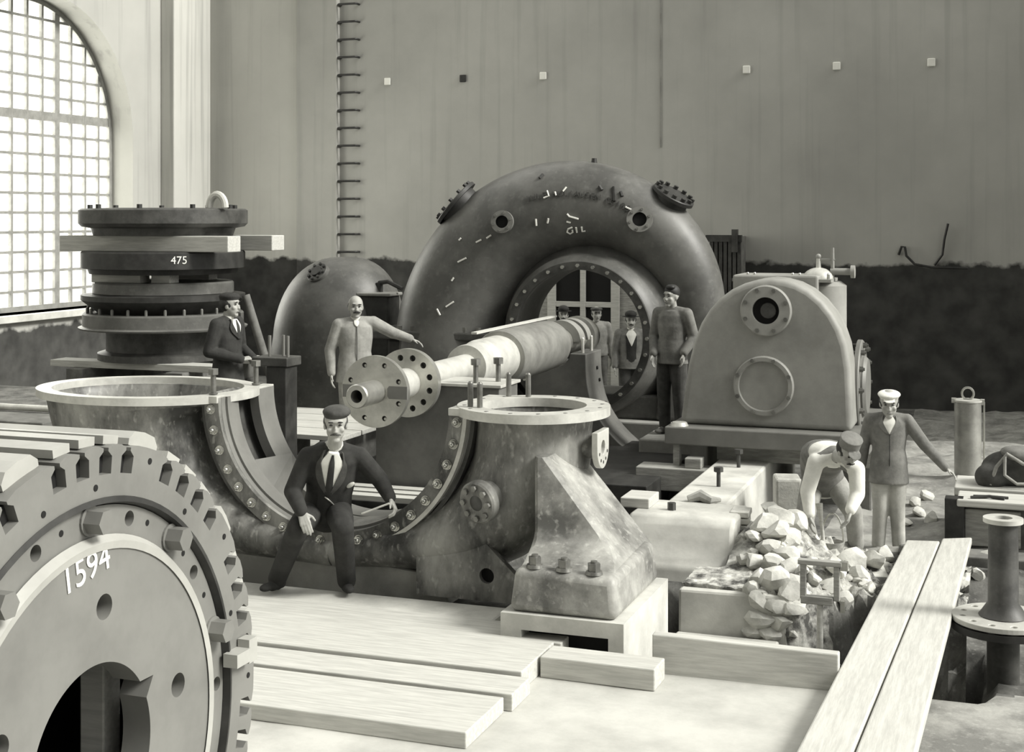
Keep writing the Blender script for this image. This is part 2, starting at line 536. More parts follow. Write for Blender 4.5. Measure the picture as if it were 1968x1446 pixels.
# glazed timber partition behind the volute, seen through its eye
dr = thing('door_1', (-8.6, 24.8, -0.5), '', 'door'); dr['kind'] = 'structure'; del dr['label']; del dr['category']
def ptY(px, py, y=24.8):
    return atY(px, py, y)
f1 = MB(); p1 = MB(); g1 = MB()
xl, xm, xr = ptY(1062, 560).x, ptY(1122, 560).x, ptY(1184, 560).x
zt, zm, zb = 2.9, ptY(1122, 585).z, ptY(1122, 657).z
for x in (xl, xm, xr):
    w = 0.05 if x == xm else 0.08
    f1.box2((x - w, 24.72, -0.5), (x + w, 24.82, zt))
for zz in (zm, zb, zt):
    f1.box2((xl, 24.73, zz - 0.05), (xr, 24.80, zz + 0.05))
link('door_frame', f1, 'wood_pale', dr, smooth=False, bevel=0.008)
p1.box2((xl, 24.76, -0.5), (xr, 24.80, zb))
p1.box2((xl - 1.3, 24.76, -0.5), (xl - 0.08, 24.80, 2.0))
p1.box2((xr + 0.08, 24.76, -0.5), (xr + 1.2, 24.80, 2.0))
link('door_panel', p1, 'wood_mid', dr, smooth=False)
g1.box2((xl, 24.775, zb), (xr, 24.785, zt))
link('door_pane', g1, 'void', dr, smooth=False)
struct(link('trim_4', MB().box2((atY(1270, 100, BY).x - 0.012, BY - 0.012, 4.1), (atY(1270, 100, BY).x + 0.012, BY, 13)), 'concrete_dim', smooth=False))
# iron rungs let into the wall as a ladder
def rung_mb(c):
    mb = MB(); w = 0.2
    mb.tube([c + V((-w, 0.03, 0.0)), c + V((-w, -0.12, 0.0)), c + V((-w + 0.02, -0.14, 0)), c + V((w - 0.02, -0.14, 0)), c + V((w, -0.12, 0.0)), c + V((w, 0.03, 0))], 0.022, 8)
    return mb
places = ['lowest', 'second', 'third', 'fourth', 'fifth', 'sixth', 'seventh', 'eighth', 'ninth', 'tenth', 'eleventh', 'twelfth', 'thirteenth', 'fourteenth', 'fifteenth']
r0 = None
for k in range(15):
    p = atY(673, 484 - k * 33.9, BY)
    if r0 is None:
        r0 = link('ladder_rung', rung_mb(p), 'iron_black', origin=p)
        r = r0
    else:
        r = r0.copy(); C.objects.link(r); r.location = p
    tag(r, 'black iron rung in the plaster wall, %s from the bottom of the ladder' % places[k], 'rung', 'iron ladder rungs in the back wall')
tl = ['leftmost white square plate high on the back wall', 'small dark square hole plate high on the back wall', 'white square plate high on the wall above the volute top',
      'white square plate high on the wall, above the arched housing', 'white square plate, second from right on the back wall', 'white square plate at the far right of the wall']
for k, (px, py) in enumerate([(745, 157), (890, 151), (1044, 146), (1435, 134), (1608, 127), (1790, 120)]):
    p = atY(px, py, BY)
    mb = MB().box2(p + V((-0.065, -0.03, -0.07)), p + V((0.065, 0.0, 0.07)))
    tag(link('wall_plate', mb, 'iron_black' if k == 1 else 'porcelain', smooth=False, bevel=0.012), tl[k], 'wall plate', 'square plates along the back wall')
# dark cabinet against the wall behind the volute
pc = atY(1392, 480, 24.4)
cb = thing('wall_cabinet', (pc.x, 24.6, 1.7), 'dark slatted cabinet against the back wall to the right of the volute', 'cabinet')
b0, b1 = atY(1368, 515, 24.4), atY(1421, 452, 24.4)
mb = MB().box2((b0.x, 24.42, -0.45), (b1.x, 25.0, b1.z - 0.02))
link('cabinet_body', mb, 'wood_dark', cb, smooth=False, bevel=0.01)
mb = MB()
for k in range(7):
    x = b0.x + (b1.x - b0.x) * k / 6
    mb.box2((x - 0.03, 24.36, b0.z - 0.6), (x + 0.03, 24.42, b1.z))
mb.box2((b0.x - 0.1, 24.34, b1.z - 0.12), (b1.x + 0.05, 24.42, b1.z))
link('slats', mb, 'iron_dark', cb, smooth=False)
link('post', MB().box2((b1.x - 0.12, 24.3, b1.z - 0.3), (b1.x - 0.02, 24.42, b1.z + 0.1)), 'iron_dark', cb, smooth=False)
# bent wires coming out of the wall at the right
tag(link('bent_wire', MB().tube([atY(px, py, 24.97 - 0.02 * i) for i, (px, py) in enumerate([(1727, 490), (1733, 474), (1739, 475), (1742, 492), (1758, 508), (1790, 514), (1860, 516)])], 0.022, 6), 'iron_black'), 'thin hooked wire with a bent end sticking out above the dark wall band', 'wire')
tag(link('bent_wire', MB().tube([atY(px, py, 24.97 - 0.02 * i) for i, (px, py) in enumerate([(1796, 510), (1811, 490), (1815, 460), (1822, 430)])], 0.022, 6), 'iron_black'), 'upright wire rising furthest up the wall at the right', 'wire')
# ================================================================ MACHINES
def many(parent, name, mb, m, pts, smooth=True):
    me = None; po = V(parent['_o'])
    first = None
    for p in pts:
        if first is None:
            first = link(name, MB().add([v + V(p) for v in mb.v], mb.f), m, parent, smooth=smooth)
            first.location = V(p) - po
            first.data.transform(Matrix.Translation(po - V(p)))
        else:
            o = first.copy(); C.objects.link(o); o.location = V(p) - po
def stud(n, L, r, nut=None, up=V((0, 0, 1))):
    mb = MB().cyl((0, 0, 0), up * L, r, r, 10)
    mb.cyl(up * L, up * (L + 0.012), r, r * 0.6, 10)
    return mb
SX, SZ = -4.76, 1.43

# ---------------------------------------------------------------- slotted rotor, foreground
RX, RY, RZ = -2.79, 3.78, 1.05
rot = thing('generator_rotor', (RX - 0.6, RY, 0.0), 'large slotted steel rotor on edge in the left foreground, chalk number on its face', 'rotor')
def rp(r, deg):
    t = math.radians(deg); return (r * math.cos(t), r * math.sin(t))
out = []
for g in range(10):
    base = 100.2 - 36 * g
    for k in range(4):
        a = base - 7.15 * k
        dn = math.degrees(0.013 / 1.0); dw = math.degrees(0.033 / 0.95)
        # clockwise walk: left neck, chamber, right neck
        out += [rp(1.003, a + dn), rp(0.992, a + dn), rp(0.975, a + dw), rp(0.918, a + dw), rp(0.918, a - dw), rp(0.975, a - dw), rp(0.992, a - dn), rp(1.003, a - dn)]
        if k < 3:
            m_ = a - 3.57
            out += [rp(1.012, m_ + 1.2), rp(1.012, m_ - 1.2)]
    e = base - 7.15 * 3
    for q in (3.2, 6.0, 7.3, 9.5, 11.6):
        out.append(rp(1.012, e - q))
O = V((RX, RY, RZ))
mb = MB().plate([out, circ(0.83, 96)], O, Y3, Z3, -X3, 1.1)
link('rotor_body', mb, 'rotor_face', rot, smooth=True, angle=20)
# chamfered pole tips between the slot groups
for g in range(10):
    base = 100.2 - 36 * g
    e = base - 7.15 * 3
    poly = [rp(1.013, e - 2.6), rp(1.013, e - 12.2), rp(1.035, e - 12.2), rp(1.062, e - 10.6), rp(1.066, e - 7.4), rp(1.062, e - 4.2), rp(1.035, e - 2.6)]
    link('pole_tip', MB().prism(poly, O + X3 * -0.035, Y3, Z3, -X3, 1.06), 'rotor_light', rot, smooth=False)
mb = MB()
for g in range(10):      # wedge strips closing the slots between neighbours
    for k in range(3):
        a = 100.2 - 36 * g - 7.15 * k - 3.57
        mb.prism([rp(1.012, a + 2.3), rp(1.012, a - 2.3), rp(1.04, a - 2.3), rp(1.04, a + 2.3)], O + X3 * -0.03, Y3, Z3, -X3, 1.06)
link('tooth_cap', mb, 'rotor_light', rot, smooth=False)
hl = [circ(0.71, 96)]
prof = [(0.822, 0.0), (0.822, -0.012), (0.72, -0.012)]
hubh = [circ(0.815, 96)]
for a in (109.3, 73.1, 36.9, 0.7, -35.5, 145.5, 181.7, 217.9, 254.1, 290.3):
    hubh.append(circ(0.026, 20, *rp(0.772, a)))
hubh.append(circ(0.7, 96))
bring_ = link('bolt_ring', MB().plate(hubh, O + X3 * -0.018, Y3, Z3, -X3, 0.09), 'rotor_face', rot, smooth=True, angle=30)
link('clamp_ring', MB().lathe([(0.83, -0.03), (0.845, 0.004), (0.826, 0.010), (0.815, -0.03)], O, X3, 96, closed=True), 'iron_black', rot)
bore = []
for i in range(97):
    a = -360 * i / 96 + 25
    if -331 + 25 < a - 25 + 25 < 25:
        pass
    bore.append(rp(0.311, a))
bore = [rp(0.311, 33 + i * (352 / 90)) for i in range(91)] + [rp(0.30, 27.0), rp(0.375, 29.0), rp(0.345, 33.5)]
bore = [rp(0.311, 36 + i * (346 / 90)) for i in range(91)] + [rp(0.375, 29)]
loops = [circ(0.7, 96)]
for a in (83.7, 11.7, -60.3, 155.7, 227.7):
    loops.append(circ(0.042, 24, *rp(0.49, a)))
loops.append(bore)
edisc_ = link('end_disc', MB().plate(loops, O + X3 * 0.006, Y3, Z3, -X3, 0.11), 'rotor_face', rot, smooth=True, angle=30)
link('raised_lip', MB().lathe([(0.695, 0.0), (0.72, -0.012), (0.70, 0.016), (0.675, 0.012)], O, X3, 96, closed=True), 'rotor_light', rot)
link('inner_sleeve', MB().lathe([(0.80, -0.1), (0.82, -0.1), (0.82, -1.05), (0.80, -1.05)], O, X3, 64, closed=True), 'iron_black', rot)
link('back_disc', MB().disc(O + X3 * -1.08, X3, 0.82, 0.03), 'void', rot)
for g in range(10):  # black fill in every slot, painted shade for the unlit depth
    for k in range(4):
        a = 100.2 - 36 * g - 7.15 * k; dw = math.degrees(0.031 / 0.95)
        link('slot_shade', MB().prism([rp(0.974, a + dw), rp(0.919, a + dw), rp(0.919, a - dw), rp(0.974, a - dw)], O - X3 * 0.035, Y3, Z3, -X3, 1.0), 'void', rot, smooth=False)
bh = MB().hexnut((0, 0, 0), X3, 0.042, 0.07).cyl((0, 0, 0), (0.008, 0, 0), 0.05, 0.05, 20)
many(bring_, 'bolt', bh, 'rotor_face', [O + Y3 * rp(0.775, a)[0] + Z3 * rp(0.775, a)[1] + X3 * -0.018 for a in (89.6, 53.4, 16.5, 126)], smooth=False)
sm = MB().cyl((-0.012, 0, 0), (0.001, 0, 0), 0.011, 0.011, 12)
many(rot, 'screw_hole', sm, 'void', [O + Y3 * rp(r, a)[0] + Z3 * rp(r, a)[1] + X3 * xo for r, a, xo in [(0.775, 81, -0.018), (0.775, 65, -0.018), (0.775, 100, -0.018), (0.775, 45, -0.018), (0.775, 28, -0.018), (0.88, 106, 0.001), (0.88, 89, 0.001), (0.97, 71, 0.001), (0.88, 53, 0.001), (0.97, 35, 0.001), (0.97, -1, 0.001), (0.88, 17, 0.001)]])
br = MB().box((0.03, 0, 0), (0.06, 0.10, 0.05)).box((0.03, 0.075, 0.01), (0.05, 0.06, 0.09))
many(rot, 'clamp_block', br, 'rotor_light', [O + Y3 * rp(0.845, 6.3)[0] + Z3 * rp(0.845, 6.3)[1]], smooth=False)
pp = rp(0.6, 90)
link('strut', MB().box2((RX - 0.32, RY + 0.36, RZ - 0.70), (RX - 0.22, RY + 0.46, RZ + 0.70)), 'wood_pale', rot, smooth=False, bevel=0.006)
c_ = atX(166, 1096, RX + 0.008)
letters('1594', 0.125, edisc_, c_ + X3 * 0.001, (0, 1, 0.16), (0, -0.05, 1), 'chalk', 'chalk_number', 0.001)
for sy in (-0.55, 0.55):     # timber chocks under the rotor, on the floor
    mb = MB().prism([(-0.16, 0), (0.16, 0), (0.16 * (1 if sy > 0 else 0.3), 0.17), (-0.16 * (1 if sy < 0 else 0.3), 0.17)], V((RX - 0.2, RY + sy, 0.0)), Y3, Z3, -X3, 0.7)

# ---------------------------------------------------------------- split turbine casing
cas = thing('turbine_casing', (SX, 9.6, 0.1), 'dark cast iron lower casing with two flanged elbow mouths, seated man on its rim', 'turbine casing')
def rel(x, z):
    return V((SX + x, 0, SZ + z))
YF = 9.28
def horn(pts, ys, n=40, inner=0.93):
    # pts: (x, z, r in plane, r along Y); path bends round the shaft
    rings = []
    P = [V((SX + p[0], ys, SZ + p[1])) for p in pts]
    for i, p in enumerate(pts):
        d = (P[min(i + 1, len(P) - 1)] - P[max(i - 1, 0)]).normalized()
        if i == 0: d = V((0, 0, -1))
        u = V((-d.z, 0, d.x)).normalized()
        rings.append((P[i], u * p[2], Y3 * p[3]))
    return rings
def dense(pts, k=6):
    out = []
    n = len(pts)
    for i in range(n - 1):
        p0 = pts[max(i - 1, 0)]; p1 = pts[i]; p2 = pts[i + 1]; p3 = pts[min(i + 2, n - 1)]
        for j in range(k):
            t = j / k
            out.append(tuple(0.5 * (2 * b + (c - a) * t + (2 * a - 5 * b + 4 * c - d) * t * t + (3 * b - 3 * c + d - a) * t ** 3) for a, b, c, d in zip(p0, p1, p2, p3)))
    out.append(tuple(pts[-1]))
    return out
def shell(rings, th, n=40):
    # open mouthed pipe with wall thickness: outer skin, mouth rim, inner skin
    mb = MB()
    k = len(rings)
    vs = []
    for sgn in (0, 1):
        for c, a, b in rings:
            fa = 1 - sgn * th / a.length; fb = 1 - sgn * th / b.length
            for i in range(n):
                t = 2 * math.pi * i / n
                vs.append(c + a * (fa * math.cos(t)) + b * (fb * math.sin(t)))
    fs = []
    N = k * n
    for s in (0, N):
        for q in range(k - 1):
            for i in range(n):
                j = (i + 1) % n
                fs.append((s + q * n + i, s + q * n + j, s + (q + 1) * n + j, s + (q + 1) * n + i))
    for i in range(n):
        j = (i + 1) % n
        fs.append((i, N + i, N + j, j))
        fs.append(((k - 1) * n + i, (k - 1) * n + j, N + (k - 1) * n + j, N + (k - 1) * n + i))
    return mb.add(vs, fs)
YR = 9.62
right = dense([(1.48, -0.04, 0.43, 0.43), (1.47, -0.20, 0.42, 0.42), (1.43, -0.48, 0.42, 0.44), (1.18, -0.80, 0.36, 0.44), (0.78, -0.98, 0.25, 0.42), (0.35, -1.06, 0.19, 0.40), (0.0, -1.10, 0.18, 0.38)])
left = dense([(-1.82, -0.04, 0.84, 0.68), (-1.80, -0.20, 0.77, 0.64), (-1.66, -0.50, 0.66, 0.58), (-1.30, -0.83, 0.42, 0.50), (-0.80, -1.0, 0.25, 0.44), (-0.35, -1.07, 0.19, 0.40), (0.0, -1.10, 0.18, 0.38)])
link('right_elbow', shell(horn(right, YR), 0.05), 'iron_casing', cas)
link('left_elbow', shell(horn(left, YR), 0.05, 56), 'iron_casing', cas)
# mouth flanges
mb = MB().ring(V((SX + 1.48, YR - 0.02, SZ - 0.045)), Z3, 0.385, 0.555, 0.065, 72)
for i in range(20):
    pass
rmouth_ = link('right_mouth_flange', mb, 'machined', cas, angle=30)
mb = MB().ring(V((SX - 1.82, YR + 0.02, SZ - 0.045)), Z3, 0.80, 0.93, 0.06, 96, sx=1.0, sy=0.80, ref=X3)
link('left_mouth_flange', mb, 'machined', cas, angle=30)
# flat joint faces beside the shaft opening
def slabY(x0, x1, y0_, y1_, z0, z1):
    return MB().box2((SX + x0, y0_, SZ + z0), (SX + x1, y1_, SZ + z1))
link('joint_face', slabY(0.95, 1.13, YF - 0.02, YF + 0.16, -0.04, 0.014), 'machined', cas, smooth=False, bevel=0.004)
link('joint_face', slabY(0.95, 1.17, YF + 0.55, YF + 0.80, -0.04, 0.014), 'machined', cas, smooth=False, bevel=0.004)
link('joint_face', slabY(-1.05, -0.95, YF - 0.02, YF + 0.26, -0.04, 0.014), 'machined', cas, smooth=False, bevel=0.004)
link('joint_face', slabY(-1.05, -0.95, YF + 0.60, YF + 0.85, -0.04, 0.014), 'machined', cas, smooth=False, bevel=0.004)
# half-round flanges about the shaft, front and back
def half_ring(ri, ro, y0_, y1_, m, name, a0=math.pi, a1=2 * math.pi, n=64, bev=0.008):
    mb = MB().lathe([(ri, y0_ - YF), (ro, y0_ - YF), (ro, y1_ - YF), (ri, y1_ - YF)], V((SX, YF, SZ)), Y3, n, -a1 + 2 * math.pi, -a0 + 2 * math.pi, ref=X3, closed=True)
    return link(name, mb, m, cas, angle=30)
# lathe about +Y with ref X turns towards -Z for positive angles
def arc(ri, ro, y0_, y1_, m, name, t0, t1, n=64):
    mb = MB().lathe([(ri, y0_ - YF), (ro, y0_ - YF), (ro, y1_ - YF), (ri, y1_ - YF)], V((SX, YF, SZ)), Y3, n, t0, t1, ref=X3, closed=True)
    return link(name, mb, m, cas, angle=30)
fflange_ = arc(0.95, 1.075, YF, YF + 0.045, 'iron_casing', 'front_flange', 0, math.pi)
arc(0.95, 0.99, YF + 0.04, YF + 0.26, 'rotor_face', 'front_lip', 0, math.pi)
arc(0.93, 0.955, YF + 0.10, YF + 0.26, 'rotor_face', 'packing_ring', 0, math.pi)
arc(0.95, 1.03, YF + 0.60, YF + 0.85, 'rotor_face', 'back_lip', 0, math.pi)
arc(1.06, 1.09, YF - 0.012, YF + 0.05, 'machined', 'flange_edge', 0, math.pi * 0.47)
arc(1.10, 1.13, YF + 0.05, YF + 0.85, 'iron_dark', 'channel_floor', 0.05, math.pi - 0.05)
link('stay_vane', MB().hexa([V((SX - 0.78, YF + 0.26, SZ - 0.78)), V((SX - 0.70, YF + 0.26, SZ - 0.84)), V((SX - 0.62, YF + 0.62, SZ - 0.84)), V((SX - 0.72, YF + 0.62, SZ - 0.78)),
                             V((SX - 0.80, YF + 0.26, SZ - 0.52)), V((SX - 0.78, YF + 0.26, SZ - 0.50)), V((SX - 0.66, YF + 0.62, SZ - 0.50)), V((SX - 0.70, YF + 0.62, SZ - 0.52))]), 'rotor_face', cas, smooth=False)
# acorn nuts round the front flange
nut = MB().hexnut((0, 0, 0), -Y3, 0.030, 0.03).ell((0, -0.035, 0), ((0.020, 0, 0), (0, 0.022, 0), (0, 0, 0.020)), 12, 8).cyl((0, 0, 0), (0, -0.006, 0), 0.036, 0.036, 16)
pts = []
for k in range(20):
    t = math.radians(5 + 170 * k / 19)
    pts.append(V((SX + 1.015 * math.cos(t), YF - 0.001, SZ - 1.015 * math.sin(t))))
many(fflange_, 'acorn_nut', nut, 'bolt_bright', pts)
nut2 = MB().hexnut((0, 0, 0), X3, 0.026, 0.05)
many(cas, 'flange_bolt', nut2, 'bolt', [V((SX - 1.17 * math.cos(t) + 0.12, YF + 0.88, SZ - 1.09 * math.sin(t))) for t in (0.08, 0.28, 0.5)])
# studs on the joint faces
st_ = stud(0, 0.17, 0.021)
many(cas, 'stud', st_, 'bolt', [V((SX + 1.09, YF + 0.06, SZ + 0.02)), V((SX + 1.17, YF + 0.04, SZ + 0.02)), V((SX + 1.15, YF + 0.70, SZ + 0.02)), V((SX + 1.30, YF + 0.72, SZ + 0.02))])
cb_ = MB().cyl((0, 0, 0), (0, 0, 0.15), 0.021, 0.021, 12).hexnut((0, 0, 0.15), Z3, 0.042, 0.045).cyl((0, 0, 0), (0, 0, 0.012), 0.035, 0.035, 14)
many(cas, 'cap_bolt', cb_, 'bolt', [V((SX - 1.03, YF + 0.06, SZ + 0.02)), V((SX - 1.04, YF + 0.72, SZ + 0.02))])
# small bolt heads on the mouth flanges
fb = MB().hexnut((0, 0, 0), Z3, 0.016, 0.004)
many(rmouth_, 'flange_hole', fb, 'rotor_face', [V((SX + 1.48 + 0.5 * math.cos(t), YR - 0.02 + 0.5 * math.sin(t), SZ + 0.019)) for t in [i * 2 * math.pi / 16 for i in range(16)] if abs(math.sin(t)) > 0.2 or math.cos(t) > 0])
# A-frame foot with bolted base
ap = [V((-3.09, 9.18, 1.14)), V((-2.93, 9.80, 1.06))]
foot = MB()
fr_ = [V((-3.03, 8.62, 0.52)), V((-2.42, 8.62, 0.50)), V((-2.40, 9.55, 0.52)), V((-3.05, 9.55, 0.52))]
def foot_ring(z, xl, xr, yf, yb, k=0.03):
    return [V((xl, yf + k, z)), V((xl + k, yf, z)), V((xr - k, yf, z)), V((xr, yf + k, z)), V((xr, yb, z)), V((xl, yb, z))]
lv = []
for t in [i / 14 for i in range(15)]:
    z = 0.50 + 0.66 * t
    flare = 0.30 * max(0.0, 1 - t / 0.30) ** 2.0
    lv.append(foot_ring(z, -3.04 - 0.07 * t - 0.02 * flare, -2.40 - 0.62 * t, 8.90 - flare + 0.20 * t, 9.62 + 0.12 * t))
n6 = 6
foot.add([p for r in lv for p in r], [(k * n6 + i, k * n6 + (i + 1) % n6, (k + 1) * n6 + (i + 1) % n6, (k + 1) * n6 + i) for k in range(14) for i in range(n6)] + [tuple(range(14 * n6, 15 * n6)), tuple(reversed(range(n6)))])
link('foot', foot, 'iron_dusty', cas, smooth=True, angle=28)
base = MB().hexa([V((-3.08, 8.50, 0.26)), V((-2.35, 8.50, 0.26)), V((-2.35, 9.62, 0.26)), V((-3.08, 9.62, 0.26)),
                  V((-3.05, 8.53, 0.54)), V((-2.38, 8.53, 0.52)), V((-2.38, 9.58, 0.54)), V((-3.05, 9.58, 0.54))])
fbase_ = link('foot_base', base, 'iron_dusty', cas, bevel=0.05, seg=3, angle=50)
fn = MB().cyl((0, 0, 0), (0, 0, 0.02), 0.058, 0.052, 20).hexnut((0, 0, 0.02), Z3, 0.042, 0.05).cyl((0, 0, 0.06), (0, 0, 0.085), 0.022, 0.022, 12)
many(fbase_, 'foundation_bolt', fn, 'bolt', [V((-2.93, 8.60, 0.535)), V((-2.73, 8.60, 0.53)), V((-2.53, 8.60, 0.525))])
# lower web plate with a round hole
web = [(-1.10, 0), (0.10, 0), (0.10, 0.30), (-0.22, 0.52), (-0.66, 0.42), (-1.10, 0.30)]
web = MB().plate([[(-0.62, 0.02), (0.22, 0.02), (0.24, 0.12), (-0.12, 0.46), (-0.62, 0.40)], circ(0.055, 20, -0.08, 0.20)], V((-3.42, 9.22, 0.08)), X3, Z3, Y3, 0.06)
link('web_plate', web, 'iron_casing', cas, smooth=False)
link('web_hole_shade', MB().disc(V((-3.50, 9.275, 0.28)), -Y3, 0.06, 0.01), 'void', cas)  # black disc added behind the hole, painted shade that hides the light beyond
# belly saddle on the floor
mb = MB().prism([(-1.15, 0), (0.95, 0), (0.85, 0.20), (0.4, 0.24), (-0.5, 0.24), (-1.0, 0.32)], V((SX, 9.32, 0.02)), X3, Z3, Y3, 0.6)
link('saddle', mb, 'concrete_dim', cas, smooth=False, bevel=0.02)
# blank flange and side outlet on the right elbow
bc = V((-3.50, 9.13, 0.83)); bn = V((-0.30, -1, -0.16)).normalized()
bflange_ = link('blank_flange', MB().disc(bc, bn, 0.15, 0.07, 48, 0.012).cyl(bc - bn * 0.15, bc, 0.11, 0.12, 32), 'iron_casing', cas)
u_, v_, w_ = basis(bn)
pts = [bc + bn * 0.07 + u_ * (0.108 * math.cos(i * math.pi / 4)) + v_ * (0.108 * math.sin(i * math.pi / 4)) for i in range(8)]
many(bflange_, 'flange_nut', MB().hexnut((0, 0, 0), bn, 0.022, 0.022), 'bolt', pts)
link('flange_boss', MB().lathe([(0.0001, 0.018), (0.03, 0.016), (0.055, 0.0)], bc + bn * 0.07, bn, 24), 'iron_dark', bflange_)
oc = V((-2.80, 9.60, 1.17))
link('outlet_pipe', MB().cyl(oc + V((-0.45, 0, 0.02)), oc, 0.09, 0.085, 32), 'iron_casing', cas)
sh = [(0.145 * math.cos(t), 0.15 * math.sin(t)) for t in [math.pi + math.pi * i / 24 for i in range(25)]] + [(0.145, 0.12), (-0.145, 0.12)]
oflange_ = link('outlet_flange', MB().plate([sh, circ(0.05, 24)], oc, Y3, Z3, X3, 0.045), 'machined', cas, smooth=False, bevel=0.005)
many(oflange_, 'outlet_hole', MB().cyl((0.044, 0, 0), (0.047, 0, 0), 0.012, 0.012, 12), 'iron_black', [oc + V((0, 0.105 * math.cos(t), 0.105 * math.sin(t))) for t in (3.5, 4.1, 4.7, 5.3, 5.9)])
# concrete pier under the foot
pier = thing('concrete_pier', (-2.7, 9.05, -0.3), 'pale concrete pier with a dark slot under the bolted casing foot', 'pier')
mb = MB().box2((-3.12, 8.66, -0.9), (-2.30, 9.66, 0.26)).box2((-3.12, 8.47, 0.16), (-2.30, 8.66, 0.26)).box2((-2.40, 8.47, -0.1), (-2.30, 8.66, 0.16)).box2((-3.12, 8.47, -0.1), (-2.98, 8.66, 0.16))
link('pier_block', mb, 'concrete', pier, smooth=False, bevel=0.006)
link('slot', MB().box2((-2.97, 8.60, -0.1), (-2.41, 8.662, 0.155)), 'void', pier, smooth=False)

# ---------------------------------------------------------------- shaft
sh = thing('turbine_shaft', (SX, 12.5, SZ - 0.3), 'bright machined steel shaft with two bolted coupling discs and a thick drum', 'shaft')
def sy(d):
    return (d + SA * SX) / CA
So = V((SX, 0, SZ))
# depth marks along the axis
Yn, Y1, Y2, Y4, Y5, Y6 = 9.72, 10.04, 10.66, 12.0, 12.9, 14.45
link('nose', MB().lathe([(0.05, Yn + 0.12), (0.05, Yn), (0.086, Yn), (0.094, Yn + 0.012), (0.094, Y1 + 0.02)], So, Y3, 48), 'steel', sh, angle=30)
link('nose_bore', MB().disc(So + Y3 * (Yn + 0.12), -Y3, 0.052, 0.01), 'void', sh)
holes = [circ(0.285, 80)] + [circ(0.021, 16, *rp(0.225, 22.5 + 45 * k)) for k in range(8)]
fdisc_ = link('front_coupling_disc', MB().plate(holes, V((SX, Y1, SZ)), X3, Z3, Y3, 0.05), 'steel', sh, angle=30)
link('keeper_plate', MB().plate([[(0.13, -0.05), (0.285, -0.05), (0.285, 0.05), (0.13, 0.05), (0.115, 0.03), (0.115, -0.03)]], V((SX, Y1 - 0.008, SZ)), X3, Z3, Y3, 0.01).box((SX - 0.19, Y1 - 0.003, SZ), (0.17, 0.01, 0.10)), 'rotor_face', sh, smooth=False)
link('coupling_boss', MB().lathe([(0.20, Y1 + 0.05), (0.15, Y1 + 0.12), (0.13, Y1 + 0.3), (0.125, Y2)], So, Y3, 48), 'machined', sh)
holes = [circ(0.285, 80)] + [circ(0.026, 16, *rp(0.215, 15 + 30 * k)) for k in range(12)]
link('rear_coupling_disc', MB().plate(holes, V((SX, Y2, SZ)), X3, Z3, Y3, 0.065), 'steel', sh, angle=30)
link('hole_backing', MB().disc(V((SX, Y2 + 0.06, SZ)), -Y3, 0.26, 0.02), 'iron_black', sh)
link('hole_backing', MB().disc(V((SX, Y1 + 0.046, SZ)), -Y3, 0.26, 0.02), 'iron_black', sh)
link('journal', MB().lathe([(0.16, Y2 + 0.065), (0.125, Y2 + 0.12), (0.118, Y2 + 0.3), (0.118, Y4), (0.20, Y4), (0.205, Y4 + 0.04), (0.205, Y4 + 0.33), (0.225, Y4 + 0.36), (0.225, Y5 - 0.06), (0.215, Y5 - 0.05), (0.215, Y5)], So, Y3, 64), 'machined', sh, angle=30)
link('drum', MB().lathe([(0.215, Y5), (0.262, Y5), (0.268, Y5 + 0.02), (0.268, Y6 - 0.35), (0.262, Y6 - 0.34), (0.262, Y6 - 0.05), (0.25, Y6), (0.1, Y6)], So, Y3, 72), 'steel_drum', sh, angle=25)
link('end_journal', MB().lathe([(0.15, Y6 - 0.02), (0.145, 15.38), (0.145, 15.40), (0.24, 15.42), (0.24, 15.56), (0.20, 15.57), (0.20, 15.75), (0.0001, 15.76)], So, Y3, 48), 'steel', sh, angle=30)
many(fdisc_, 'coupling_bolt', MB().cyl((0, 0, 0), (0, -0.02, 0), 0.015, 0.012, 10), 'bolt_bright', [V((SX + 0.225 * math.cos(math.radians(22.5 + 45 * k)) + 0.004, Y1 + 0.03, SZ + 0.225 * math.sin(math.radians(22.5 + 45 * k)) - 0.004)) for k in range(8)])
# light bar lying on top of the drum at the back
tag(link('flat_bar', MB().box2((SX - 0.34, 13.0, SZ + 0.215), (SX - 0.28, 15.6, SZ + 0.235)), 'wood_pale_y', smooth=False), 'thin pale bar lying lengthwise against the far side of the shaft drum', 'bar')

# ---------------------------------------------------------------- bearing pedestals
def pedestal(name, label, y0_, y1_, z0, z1, hw, fw, rcut, loc):
    p = thing(name, loc, label, 'bearing pedestal')
    prof_ = []
    n = 14
    side = []
    for i in range(n + 1):
        t = i / n
        zz = z1 + (z0 - z1) * t
        side.append((hw + (fw - hw) * (t ** 3.0), zz - SZ))
    cut = [(rcut * math.cos(a), (z1 - SZ) - rcut * 0.98 * math.sin(a) * 1.0) for a in [math.pi * i / 16 for i in range(17)]]
    poly = [(x, z) for x, z in side] + [(-x, z) for x, z in reversed(side)] + [(x, z) for x, z in reversed(cut)]
    return p, poly
p1_, poly = pedestal('bearing_pedestal', 'dark pedestal with flared pale sides carrying the far end of the shaft', 15.25, 15.75, 0.12, 1.31, 0.33, 1.05, 0.14, (SX, 15.05, 0.12))
pbody_ = link('pedestal_body', MB().prism(poly, V((SX, 14.75, SZ)), X3, Z3, Y3, 0.6), 'iron_mid', p1_, smooth=True, angle=40, bevel=0.012)
link('bearing_cap', MB().lathe([(0.15, 14.85), (0.235, 14.85), (0.235, 15.02), (0.21, 15.03), (0.21, 15.12), (0.15, 15.12)], So, Y3, 40, math.pi, 2 * math.pi, ref=X3, closed=True), 'iron_servo', p1_, angle=30)
